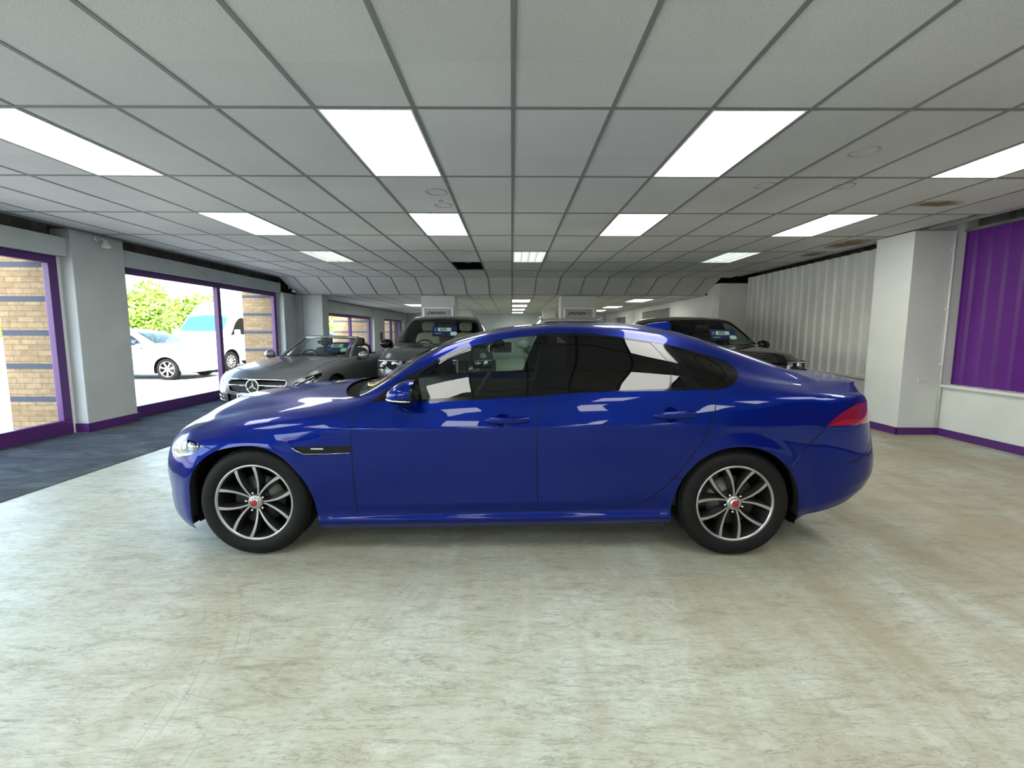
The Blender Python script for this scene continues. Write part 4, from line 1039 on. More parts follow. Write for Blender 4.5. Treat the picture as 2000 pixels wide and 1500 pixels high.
    # liners, underbody
    for x0 in (-1.581, 1.379):
        for sg in (1, -1):
            V = []; n = 24
            for k in range(n+1):
                a = math.pi*(-.12+1.24*k/n); rr = .405
                for yy in (.885, .45): V.append((x0+rr*math.cos(a)*1.03, -sg*yy, .34+rr*math.sin(a)*.93))
            Fc = [(2*k, 2*k+1, 2*k+3, 2*k+2) for k in range(n)]
            b = len(V); V += [(x0-.42, -sg*.45, .1), (x0+.42, -sg*.45, .1), (x0+.42, -sg*.45, .78), (x0-.42, -sg*.45, .78)]; Fc.append((b, b+1, b+2, b+3))
            MB().add(V, Fc, True).build('wheel_arch_liner', M['void'], R, recalc=False)
    ub = MB(); ub.prism([(-2.3, -.5), (-2.0, -.8), (-1.98, -.45), (-1.18, -.45), (-1.15, -.86), (.96, -.86), (.98, -.45), (1.79, -.45), (1.8, -.8), (2.2, -.5), (2.2, .5), (1.8, .8), (1.79, .45), (.98, .45), (.96, .86), (-1.15, .86), (-1.18, .45), (-1.98, .45), (-2.0, .8), (-2.3, .5)], 'z', .17, .24)
    ub.build('underbody', M['matt_black'], R)
    # wheels
    for (x, rt) in ((-1.581, 103), (1.379, 120)):
        for sg, face in ((-1, -1), (1, 1)):
            wheel(R, 'wheel', x, sg*(.925-.1225), .340, .340, .238, .245, face, rt, 'pairs')
            caliper(R, x, sg*.80, .34, face, 25)
    # door handles
    hm = MB
    for sg in (1, -1):
        for (xa, za, xb, zb, dn) in ((-.165, .862, .115, .868, 'front_door'), (.845, .893, 1.12, .903, 'rear_door')):
            m_ = MB(); n = 12; V = []; ring = 12
            for i in range(n+1):
                t = i/n; x = xa+(xb-xa)*t; z = za+(zb-za)*t; hh = .017*(1-abs(2*t-1)**5)**.5+.002 if 0 < t < 1 else .003
                o_ = .020+.018*(1-(2*t-1)**4)
                yb = S.at(*[np.array([c]) for c in uv_of(S, (x, .92, z))])[0][0][1]
                for k in range(ring):
                    a = 2*math.pi*k/ring; V.append((x, -sg*(yb+o_-.014+.010*math.cos(a)), z+hh*1.15*math.sin(a)))
            Fc = [(i*ring+k, i*ring+(k+1) % ring, (i+1)*ring+(k+1) % ring, (i+1)*ring+k) for i in range(n) for k in range(ring)]
            m_.add(V, Fc, True).build('door_handle', B, doors[(dn, sg)])
    # wing vent bar
    for sg in (1, -1):
        m_ = MB(); y0 = -sg*.940; m_.box(-1.205, -1.13, min(y0, y0+sg*.004), max(y0, y0+sg*.004), .683, .692); m_.build('badge_bar', M['chrome'], doors[('vent', sg)])
        L = [(-1.32, .694), (-1.165, .7005), (-.972, .7035)]; L2 = [(-1.318, .692), (-1.294, .674), (-1.248, .654), (-1.105, .6565), (-.97, .6625)]
        m_ = MB(); m_.tube([(x, -sg*.939, z) for x, z in L2], .002, 6); m_.build('vent_edge', M['chrome'], doors[('vent', sg)])
    # mirrors
    for sg in (1, -1):
        r = empty('door_mirror', (-.60, -sg*.995, 1.035)); r.parent = R
        def shape(mb, zlo, zhi, sx=1.0, grow=0):
            n, m = 20, 14; V = []
            for j in range(m+1):
                ph = -math.pi/2+math.pi*j/m
                for i in range(n+1):
                    th = math.pi/2+math.pi*i/n           # half turn round the nose (towards -x)
                    rx, ry, rz = .155+grow, .105+grow, .076+grow
                    cx_ = math.cos(th)*math.cos(ph)**.75; cy_ = math.sin(th)*math.cos(ph)**.75; cz_ = math.sin(ph)
                    z = rz*cz_; z = min(max(z, zlo), zhi)
                    V.append((.035+rx*cx_*(1-.28*cz_), ry*cy_, z+.012*cx_*-1*0))
            Fc = [(j*(n+1)+i, j*(n+1)+i+1, (j+1)*(n+1)+i+1, (j+1)*(n+1)+i) for j in range(m) for i in range(n)]
            mb.add(V, Fc, True)
        m_ = MB(); shape(m_, -.036, .09); m_.build('mirror_cap', B, r, recalc=True)
        m_ = MB(); shape(m_, -.09, -.036, grow=.002); m_.build('mirror_base', M['gloss_black'], r)
        m_ = MB(); P_ = []
        for i in range(15):
            th = math.pi/2+math.pi*i/14; P_.append((.035+.150*math.cos(th)*1.06, .1035*math.sin(th), -.036))
        m_.tube(P_, [.003]+[.006]*13+[.003], 8); m_.build('mirror_strip', M['chrome'], r)  # thin chrome strip round the lower edge of the mirror cap
        V = []; n = 28
        for k in range(n):
            a = 2*math.pi*k/n; V.append((.036, .106*math.cos(a)*(abs(math.cos(a))**-.1 if abs(math.cos(a)) > .05 else 1), .077*math.sin(a)))
        m_ = MB(); m_.add([(.028, y, z) for x, y, z in V]+[(.044, y*.99, z*.98) for x, y, z in V], [tuple(range(n)), tuple(range(n, 2*n))[::-1]]+[(k, (k+1) % n, n+(k+1) % n, n+k) for k in range(n)])
        m_.build('mirror_housing', M['gloss_black'], r)
        m_ = MB(); m_.add([(.0455, y*.88, z*.86) for x, y, z in V], [tuple(range(n))]); m_.build('mirror_glass', M['mirror'], r)
        m_ = MB(); m_.tube([(-.03, sg*.03, -.06), (-.07, sg*.10, -.070), (-.08, sg*.15, -.062)], [.028, .02, .024], 10); m_.build('mirror_arm', M['gloss_black'], r)
    # aerial fin on the roof
    m_ = MB(); V = []
    prof = [(1.03, 1.425), (1.045, 1.441), (1.08, 1.455), (1.14, 1.466), (1.22, 1.473), (1.245, 1.471), (1.252, 1.385), (1.05, 1.40)]
    for yy, gsc in ((-.03, 0), (-.018, 1), (.018, 1), (.03, 0)):
        for x, z in prof:
            zz = z if gsc else min(z, 1.41 + .02); V.append((x, yy, zz if gsc else zz-.01))
    n = len(prof); Fc = [tuple(range(n)), tuple(range(3*n, 4*n))[::-1]]
    for b in range(3):
        for k in range(n): Fc.append((b*n+k, b*n+(k+1) % n, (b+1)*n+(k+1) % n, (b+1)*n+k))
    m_.add(V, Fc); m_.build('roof_aerial', B, R, bevel=.004)
    # lamps
    for sg in (1, -1):
        hl = doors[('headlamp', sg)]
        m_ = MB(); m_.lathe([(0, 0), (.035, .006), (.045, .03), (.048, .05)], 24, 'x', (-2.03, -sg*.80, .665)); m_.build('projector', M['chrome'], hl)
        m_ = MB(); m_.box(-2.10, -1.96, *sorted((-sg*.70, -sg*.84)), .60, .64); m_.build('reflector', M['chrome'], hl, bevel=.01)
        V = [(-2.06, -sg*.70, .60), (-1.90, -sg*.86, .66), (-1.90, -sg*.85, .70), (-2.03, -sg*.72, .72)]
        m_ = MB(); m_.add(V, [(0, 1, 2, 3)]); m_.build('lamp_back', M['lamp_back'], hl)
        m_ = MB(); m_.add([(1.93, -sg*.895, .838), (2.04, -sg*.878, .842), (2.10, -sg*.853, .89), (2.02, -sg*.875, .895)], [(0, 1, 2, 3)]); 
    # interior
    floor_ = MB(); floor_.box(-1.0, 1.9, -.74, .74, .24, .27); floor_.build('cabin_floor', M['int_dark'], R)
    m_ = MB(); m_.prism([(-1.05, .60), (-1.05, .93), (-.72, .965), (-.50, .93), (-.42, .80), (-.50, .58)], 'y', -.74, .74); m_.build('dashboard', M['int_dark'], R, bevel=.02)
    steering(R, -.28, .36, .86, matl=M['int_dark'])
    for yy in (-.37, .37): seat(R, .10, yy, .34, M['int_seat'])
    m_ = MB(); m_.box(.72, 1.2, -.66, .66, .38, .56); m_.prism([(1.12, .5), (1.22, .5), (1.50, 1.02), (1.40, 1.06), (1.30, 1.04)], 'y', -.66, .66); m_.build('rear_bench', M['int_seat'], R, bevel=.04)
    m_ = MB(); m_.box(1.42, 2.0, -.70, .70, .98, 1.0); m_.build('parcel_shelf', M['int_dark'], R)
    for sg in (1, -1):
        m_ = MB(); m_.box(-.85, 1.3, *sorted((-sg*.84, -sg*.80)), .30, .93); m_.build('door_card', M['int_dark'], R)
        m_ = MB(); m_.prism([(.20, .93), (.30, .93), (.38, 1.30), (.30, 1.36)], 'y', *sorted((-sg*.68, -sg*.62))); m_.build('belt_pillar', M['int_dark'], R)
    m_ = MB(); m_.tube([(-.32, -.03, 1.30), (-.33, .0, 1.31)], .01, 6); m_.box(-.36, -.33, -.12, .12, 1.24, 1.30); m_.build('rear_view_mirror', M['matt_black'], R, bevel=.01)
    return R
M['blue'] = paint('blue_paint', (.0004, .0090, .150), rough=.32)
_b = M['blue'].node_tree.nodes['Principled BSDF']; _b.inputs['Metallic'].default_value = .55; _b.inputs['Specular IOR Level'].default_value = 0.0; _b.inputs['Coat Weight'].default_value = .75; _b.inputs['Coat IOR'].default_value = 1.42; _b.inputs['Coat Roughness'].default_value = .012
M['tint_light'] = glass_mat('side_glass', (.50, .60, .56), 1.0)
M['tint_clear'] = glass_mat('windscreen_glass', (.72, .80, .76), 1.0)
M['tint_dark'] = glass_mat('privacy_glass', (.012, .015, .015), 1.0)
M['lamp_clear'] = glass_mat('lamp_glass', (.92, .95, .97), 1.0)
M['lamp_back'] = mat('lamp_reflector', (.62, .63, .64), .18, .9)
M['int_dark'] = mat('interior_dark', (.010, .010, .011), .7)
M['int_seat'] = mat('interior_seat', (.018, .018, .020), .6)
# ------------------------------------------------------------------ other vehicles: shells from a short side profile
def make_shell(sp):
    W = sp['w']; zc, zr, zb, hr, z0 = sp['zc'], sp['zr'], sp['zb'], sp['hr'], sp['z0']
    xs = sorted(set([p[0] for p in zc+zr+zb+hr+z0])); f = lambda k, x: float(pchip(*zip(*k), np.array([x]))[0])
    R = []
    af, ar = sp['af'], sp['ar']; sh = sp.get('sh', .07)
    def ring(zf, hf, j):
        R.append(dict(z=[(x, zf(x)) for x in xs], h=[(x, hf(x)) for x in xs], af=af[j], ar=ar[j], sm=2))
    Z0 = lambda x: f(z0, x); ZB = lambda x: f(zb, x); ZR = lambda x: max(f(zr, x), ZB(x)+.01); ZC = lambda x: max(f(zc, x), ZR(x)+.004); HR = lambda x: f(hr, x)
    ZS = lambda x: ZB(x)-sh
    ring(Z0, lambda x: .93*W, 0)
    ring(lambda x: Z0(x)+.07, lambda x: .975*W, 1)
    ring(lambda x: Z0(x)+(ZS(x)-Z0(x))*.38, lambda x: .985*W, 2)
    ring(lambda x: Z0(x)+(ZS(x)-Z0(x))*.72, lambda x: W, 3)
    ring(ZS, lambda x: .985*W, 4)
    ring(ZB, lambda x: .945*W, 5)
    ring(lambda x: .5*(ZB(x)+ZR(x))+.0, lambda x: .5*(.945*W+HR(x))+.03*W*min(1, (ZR(x)-ZB(x))/.2), 6)
    ring(ZR, HR, 7)
    ring(lambda x: ZR(x)+.68*(ZC(x)-ZR(x)), lambda x: HR(x)*.82, 8)
    ring(lambda x: ZR(x)+.93*(ZC(x)-ZR(x)), lambda x: HR(x)*.42, 9)
    ring(ZC, lambda x: 0, 10)
    return Shell(R, sp['xf'], sp['xr'], nf=sp.get('nf', 2.4), nr=sp.get('nr', 3), dx=.02, NT=6, sm=1.5, NE=30)

def simple_car(name, sp, loc, rz, label, cat, body, group=None, wheels=True):
    """sp: shell spec plus side/front/top outlines; returns root, shell and parts"""
    S = make_shell(sp); R = empty(name, (loc[0], loc[1], loc[2] if len(loc) > 2 else 0), rz); tag(R, label, cat, group)
    def conv(kind, pts):
        o = []
        for a, b in pts:
            if kind == 'side': h = S.side(a, b)
            elif kind == 'front': h = S.front(a, b)
            elif kind == 'rear': h = S.rear(a, b)
            else: h = S.top(a, b)
            if h is None:
                h = uv_of(S, {'side': (a, sp['w'], b), 'front': (sp['xf']-sp['af'][3], a, b), 'rear': (sp['xr']+sp['ar'][3], a, b), 'top': (a, b, 1.2)}[kind])
            if kind == 'front' and a == 0: h = (0, h[1])
            if kind == 'rear' and a == 0: h = (S.ns-1.001, h[1])
            if kind == 'top' and b <= .021: h = (h[0], S.nt-1.001)
            o.append(h)
        return o
    polys = []; ar_ = []
    for (xw, zw, rw) in sp['arch']:
        L = conv('side', [(xw-rw*1.02, sp['z0'][0][1]+.03)]+[(xw+rw*math.cos(a), zw+rw*math.sin(a)) for a in np.linspace(math.pi*1.0, 0, 13)]+[(xw+rw*1.02, sp['z0'][0][1]+.03)])
        L = smooth_line(L, step=1.0); ar_.append(L); polys.append(('hole', [(L[0][0], -1)]+L+[(L[-1][0], -1)]))
    for (nm, kind, pts, cor) in sp['regions']:
        polys.append((nm, smooth_line(conv(kind, pts), True, 1.0, cor)))
    seams = [smooth_line(conv(k, p)) for k, p in sp.get('seams', [])]
    seeds = [(nm, conv(k, [p])[0]) for nm, k, p in sp['seeds']]
    D = panelize(S, polys, seams, seeds, step=1.6, gapw=sp.get('gapw', .22))
    parts = {}; mats = sp['mats']
    for k, data in D.items():
        if k in ('hole', 'open'): continue
        m_ = mats.get(k, M['seam'] if k == 'gap' else body)
        nm = {'gap': 'panel_gap'}.get(k, k)
        for sd_ in ((0,) if k in sp['single'] else (1, -1)):
            parts[(k, sd_)] = panel_mesh(S, nm, data, m_, R, sd_, sp.get('offs', {}).get(k, -.004 if k == 'gap' else 0))
    for (xw, zw, rw), L in zip(sp['arch'], ar_):
        for sg in (1, -1):
            V = []; n = 16
            for k in range(n+1):
                a = math.pi*(-.1+1.2*k/n)
                for yy in (sp['w']*.96, sp['w']*.5): V.append((xw+(rw+.02)*math.cos(a), -sg*yy, zw+(rw+.02)*math.sin(a)))
            MB().add(V, [(2*k, 2*k+1, 2*k+3, 2*k+2) for k in range(n)]+[tuple(range(1, 2*n+2, 2))], True).build('wheel_arch_liner', M['void'], R, recalc=False)
    if wheels:
        for (xw, zw, rw) in sp['arch']:
            for sg in (-1, 1):
                wheel(R, 'wheel', xw, sg*(sp['w']*.97-.11), sp['wr'], sp['wr'], sp['rim'], .22, sg, 15, sp.get('spokes', '5'), mats=sp.get('wm'))
    z_ = sp['z0'][2][1]+.02
    MB().box(sp['xf']+.05, sp['xr']-.05, -sp['w']*.5, sp['w']*.5, z_-.03, z_+.05).build('underbody', M['matt_black'], R)
    return R, S, parts
def mirror_pair(R, x, y, z, body, s=1.0, strip=None):
    for sg in (1, -1):
        r = empty('door_mirror', (x, -sg*y, z)); r.parent = R
        m_ = MB(); m_.ico((0, 0, 0), .1*s, .95, 1.15, .80, 16, 10); m_.v = [(min(v[0], .02), v[1], v[2]) for v in m_.v]; m_.build('mirror_cap', body, r)
        m_ = MB(); m_.lathe([(0, .024), (.075*s, .024), (.085*s, .018)], 20, 'x'); m_.v = [(v[0], v[1]*1.15, v[2]*.85) for v in m_.v]; m_.build('mirror_glass', M['mirror'], r)
        m_ = MB(); m_.tube([(0, sg*.06, -.05), (.02, sg*.16, -.07)], [.03, .022], 8); m_.build('mirror_arm', M['gloss_black'], r)

def text_mesh(s, size, matl, parent, loc, rot, name='lettering', extrude=.002, shear=0, align='CENTER', bold=0):
    c = bpy.data.curves.new('txt', 'FONT'); c.body = s; c.size = size; c.extrude = extrude; c.align_x = align; c.align_y = 'CENTER'; c.shear = shear; c.offset = bold
    t = bpy.data.objects.new('txt', c); COL.objects.link(t)
    dg = bpy.context.evaluated_depsgraph_get(); me = bpy.data.meshes.new_from_object(t.evaluated_get(dg)); bpy.data.objects.remove(t)
    me.materials.clear(); me.materials.append(matl)
    o = bpy.data.objects.new(name, me); COL.objects.link(o); o.parent = parent; o.location = loc; o.rotation_euler = rot
    return o
M['card_blue'] = mat('card_blue', (.006, .014, .075), .5); M['card_white'] = mat('card_white', (.40, .58, .50), .5)
M['card_text'] = mat('card_text', (.01, .06, .04), .5); M['card_pale'] = mat('card_pale', (.30, .42, .60), .5)
def price_card(txt, loc, rz, tilt, label, flag=0):
    """a blue dealer's price card behind a windscreen, facing local -y"""
    r = empty('price_card', loc, rz); r.rotation_euler = (tilt, 0, rz); tag(r, label, 'price card', 'price cards in the windscreens')
    MB().box(-.235, .235, 0, .004, -.12, .12).build('card', M['card_blue'], r)
    MB().box(-.13, .12, -.003, 0, -.005, .075).build('number_strip', M['card_white'], r)
    text_mesh(txt, .085, M['card_text'], r, (-.025, -.005, .034), (math.pi/2, 0, 0), 'price_number', bold=.0015)
    text_mesh('£', .085, M['card_pale'], r, (-.175, -.002, .034), (math.pi/2, 0, 0), 'pound_sign')
    MB().box(-.19, -.06, -.002, 0, -.062, -.052).build('small_print_line', M['card_pale'], r)
    P = [(.17+.062*math.copysign(abs(math.cos(a))**.6, math.cos(a)), -.065+.045*math.copysign(abs(math.sin(a))**.6, math.sin(a))) for a in np.linspace(0, 2*math.pi, 25)[:-1]]
    MB().prism(P, 'y', -.006, -.003).build('tag_sticker', M['card_white'], r)
    return r
# --- 4x4 profile
def suv_spec(zoff=0., rear_dark=True, hs=1.0):
    q = lambda L: [(x, z*hs) for x, z in L]
    return dict(w=.985, xf=-1.75, xr=1.9, nf=3.0, nr=3.6,
        zc=q([(-2.45, .93), (-2.3, 1.04), (-2.0, 1.10), (-1.5, 1.145), (-1.2, 1.165), (-1.08, 1.18), (-.7, 1.40), (-.4, 1.57), (-.22, 1.65), (.0, 1.695), (.5, 1.725), (1.2, 1.715), (1.8, 1.675), (2.1, 1.635), (2.2, 1.56), (2.4, 1.15), (2.45, 1.05)]),
        zr=q([(-2.45, .915), (-2.3, 1.0), (-2.0, 1.06), (-1.5, 1.105), (-1.2, 1.13), (-1.02, 1.15), (-.7, 1.335), (-.4, 1.49), (-.2, 1.575), (.0, 1.62), (.5, 1.66), (1.2, 1.65), (1.8, 1.60), (2.1, 1.54), (2.3, 1.25), (2.45, 1.02)]),
        zb=q([(-2.45, .89), (-2.2, .95), (-1.8, 1.0), (-1.4, 1.045), (-1.1, 1.08), (-.9, 1.10), (0, 1.13), (1, 1.16), (1.9, 1.19), (2.2, 1.15), (2.45, 1.0)]),
        hr=[(-2.45, .82), (-1.8, .84), (-1.2, .85), (-1.0, .86), (-.7, .80), (-.4, .745), (-.2, .715), (0, .70), (.6, .69), (1.4, .68), (1.9, .66), (2.4, .66)],
        z0=q([(-2.4, .36), (-1.9, .30), (-1.0, .27), (1.0, .27), (1.9, .33), (2.4, .42)]),
        af=[.55, .60, .65, .67, .64, .60, .53, .46, .36, .24, .14], ar=[.42, .48, .52, .53, .50, .46, .42, .36, .32, .30, .30],
        arch=[(-1.47, .36, .42), (1.42, .36, .42)], wr=.37, rim=.26,
        regions=[('windscreen', 'top', [(-1.06, .01), (-1.04, .30), (-.99, .60), (-.93, .77), (-.62, .70), (-.30, .645), (-.235, .60), (-.245, .30), (-.25, .01)], 40),
            ('cowl', 'top', [(-1.06, .01), (-1.04, .30), (-.99, .60), (-.93, .77), (-.97, .80), (-1.06, .66), (-1.13, .40), (-1.16, .01)], 40),
            ('sunroof', 'top', [(-.02, .01), (-.02, .50), (1.5, .50), (1.5, .01)], 40),
            ('front_side_window', 'side', [(-.80, 1.125*hs), (-.55, 1.28*hs), (-.25, 1.47*hs), (.0, 1.555*hs), (.22, 1.58*hs), (.24, 1.155*hs), (-.3, 1.14*hs)], 30),
            ('rear_side_window', 'side', [(.32, 1.16*hs), (.30, 1.585*hs), (.8, 1.58*hs), (1.10, 1.56*hs), (1.14, 1.19*hs)], 30),
            ('quarter_window', 'side', [(1.22, 1.2*hs), (1.18, 1.55*hs), (1.6, 1.50*hs), (1.95, 1.42*hs), (2.05, 1.26*hs), (1.9, 1.235*hs)], 35),
            ('window_surround', 'side', [(-.88, 1.10*hs), (-.58, 1.30*hs), (-.25, 1.515*hs), (.02, 1.59*hs), (.8, 1.615*hs), (1.6, 1.55*hs), (2.05, 1.46*hs), (2.12, 1.23*hs), (1.0, 1.165*hs), (0, 1.125*hs)], 45),
            ('headlamp', 'front', [(.56, .93*hs), (.74, .945*hs), (.92, .955*hs), (.95, .83*hs), (.80, .80*hs), (.60, .80*hs)], 30),
            ('grille', 'front', [(0, .93*hs), (.30, .93*hs), (.52, .925*hs), (.50, .80*hs), (.44, .73*hs), (0, .73*hs)], 30),
            ('lower_grille', 'front', [(0, .55*hs), (.45, .55*hs), (.62, .58*hs), (.66, .48*hs), (.55, .40*hs), (0, .38*hs)], 30)],
        seams=[('front', [(.0, .955*hs), (.3, .955*hs), (.6, .96*hs), (.80, .975*hs)]), ('top', [(-2.2, .80), (-1.9, .82), (-1.5, .825), (-1.1, .83), (-1.0, .82)]),
               ('side', [(-.95, 1.07*hs), (-1.0, .9), (-1.0, .5), (-.95, .36)]), ('side', [(.27, 1.13*hs), (.27, .7), (.28, .36)]), ('side', [(1.12, 1.17*hs), (1.1, .95), (1.02, .80)])],
        seeds=[('body_shell', 'side', (0, .7))], single=('windscreen', 'cowl', 'sunroof', 'grille', 'lower_grille', 'body_shell'),
        mats=dict(windscreen=M['tint_clear'], cowl=M['matt_black'], sunroof=M['gloss_black'], front_side_window=M['tint_light'], rear_side_window=M['tint_dark'], quarter_window=M['tint_dark'], window_surround=M['gloss_black'], headlamp=M['lamp_clear'], grille=M['matt_black'], lower_grille=M['matt_black']),
        offs=dict(windscreen=-.002, gap=-.004, cowl=-.02, grille=-.03, lower_grille=-.03), spokes='5')
def suv(loc, rz, label, body, seatm, plate=None, roofrail=None, hs=1.0, wm=None):
    sp = suv_spec(hs=hs); sp['wm'] = wm
    R, S, P = simple_car('car', sp, loc, rz, label, 'car', body)
    # slatted grille, lamps
    m_ = MB()
    for k in range(4): m_.bar((-2.36, -.48, (.76+.045*k)*hs), (-2.36, .48, (.76+.045*k)*hs), .02, .014)
    m_.build('grille_bars', M['gloss_black'], P[('grille', 0)])
    for sg in (1, -1):
        hl = P[('headlamp', sg)]
        MB().box(-2.24, -2.16, *sorted((sg*.60, sg*.90)), .80*hs, .83*hs).build('lamp_floor', M['gloss_black'], hl)
        MB().box(-2.14, -2.10, *sorted((sg*.58, sg*.93)), .79*hs, .955*hs).build('lamp_back', M['matt_black'], hl)
        for yy in (.66, .80):
            MB().lathe([(0, -.02), (.035, -.015), (.045, .0), (.045, .05)], 16, 'x', (-2.20, sg*yy, .88*hs)).build('projector', M['chrome'], hl)
        m_ = MB(); m_.bar((-2.235, sg*.60, .925*hs), (-2.165, sg*.90, .93*hs), .012, .010); m_.build('daytime_strip', M['lamp_white'], hl)
        MB().prism([(sg*.50, .93*hs), (sg*.545, .93*hs), (sg*.52, .74*hs), (sg*.46, .70*hs)], 'x', -2.385, -2.35).build('front_trim_blade', M['chrome'], R)
    mirror_pair(R, -.72, 1.07, 1.16*hs, M['gloss_black'] if roofrail is None else body, 1.1)
    # interior
    MB().prism([(-1.12, .75), (-1.12, 1.06*hs), (-.75, 1.09*hs), (-.50, 1.05*hs), (-.45, .8)], 'y', -.80, .80).build('dashboard', M['int_dark'], R, bevel=.02)
    MB().box(-1.0, 1.9, -.82, .82, .40, .43).build('cabin_floor', M['int_dark'], R)
    for yy in (-.40, .40): seat(R, .0, yy, .55, seatm, s=1.05)
    m_ = MB(); m_.box(.75, 1.25, -.68, .68, .6, .80); m_.prism([(1.15, .7), (1.3, .7), (1.52, 1.30*hs), (1.38, 1.32*hs)], 'y', -.68, .68); m_.build('rear_bench', seatm, R, bevel=.05)
    steering(R, -.36, .40, 1.06*hs, matl=M['matt_black'])
    m_ = MB(); m_.box(-.50, -.46, -.12, .12, 1.46*hs, 1.53*hs); m_.build('rear_view_mirror', M['matt_black'], R, bevel=.01)
    for sg in (1, -1): MB().prism([(-.95, .45), (1.9, .45), (1.9, 1.10*hs), (-.95, 1.06*hs)], 'y', *sorted((sg*.86, sg*.89))).build('door_card', M['int_dark'], R)
    if roofrail:
        for sg in (1, -1):
            m_ = MB(); m_.tube([(-.15, sg*.66, 1.60*hs), (-.05, sg*.655, 1.70*hs), (.3, sg*.65, 1.735*hs), (1.2, sg*.645, 1.735*hs), (1.75, sg*.64, 1.69*hs), (1.85, sg*.64, 1.60*hs)], .018, 8); m_.build('roof_rail', roofrail, R)
    return R, S, P
M['lamp_white'] = mat('lamp_white', (.85, .88, .9), .15)
M['grey_paint'] = paint('grey_paint', (.060, .064, .070), rough=.32); M['grey_paint'].node_tree.nodes['Principled BSDF'].inputs['Metallic'].default_value = .55
M['black_paint'] = paint('black_paint', (.006, .006, .007), rough=.25)
M['white_paint'] = paint('white_paint', (.70, .71, .71), rough=.35)
M['silver_paint'] = paint('silver_grey_paint', (.19, .195, .20), rough=.32); M['silver_paint'].node_tree.nodes['Principled BSDF'].inputs['Metallic'].default_value = .6
M['cream'] = mat('cream_leather', (.50, .47, .40), .5)
def loc_back(front, ang, L):   # centre of a car from its nose position and the direction nose -> tail
    return (front[0]+math.cos(ang)*L, front[1]+math.sin(ang)*L)

def place_suvs():
    a = math.radians(94); c = loc_back((-1.20, 6.95), a, 2.42)
    suv(c, a, 'metallic dark grey tall four-by-four facing forward, left of the white-roofed car', M['grey_paint'], M['cream'])
    price_card('630', (-1.28, 8.62, 1.40), a-math.pi/2, math.radians(-35), 'blue price card reading £630 behind the grey four-by-four windscreen')
    pc = MB().box(-.17, .17, -.12, .12, 0, .004).build('paper_sheet', M['card_white']); pc.location = (-1.94, 8.26, 1.15); pc.rotation_euler = (.15, 0, a-math.pi/2)
    tag(pc, 'pale paper sheet lying on the dashboard of the grey four-by-four', 'paper')
    a = math.radians(91); c = loc_back((3.70, 6.75), a, 2.42)
    suv(c, a, 'glossy black four-by-four facing forward beside the white corrugated wall', M['black_paint'], M['int_seat'], hs=.995)
    price_card('650', (3.93, 8.36, 1.345), a-math.pi/2, math.radians(-35), 'blue price card reading £650 behind the black four-by-four windscreen')
    a = math.radians(90); c = loc_back((1.30, 7.25), a, 2.42)
    suv(c, a, 'white four-by-four with roof rails, mostly hidden behind the blue saloon roof', M['white_paint'], M['int_seat'], roofrail=M['chrome'], hs=.985)

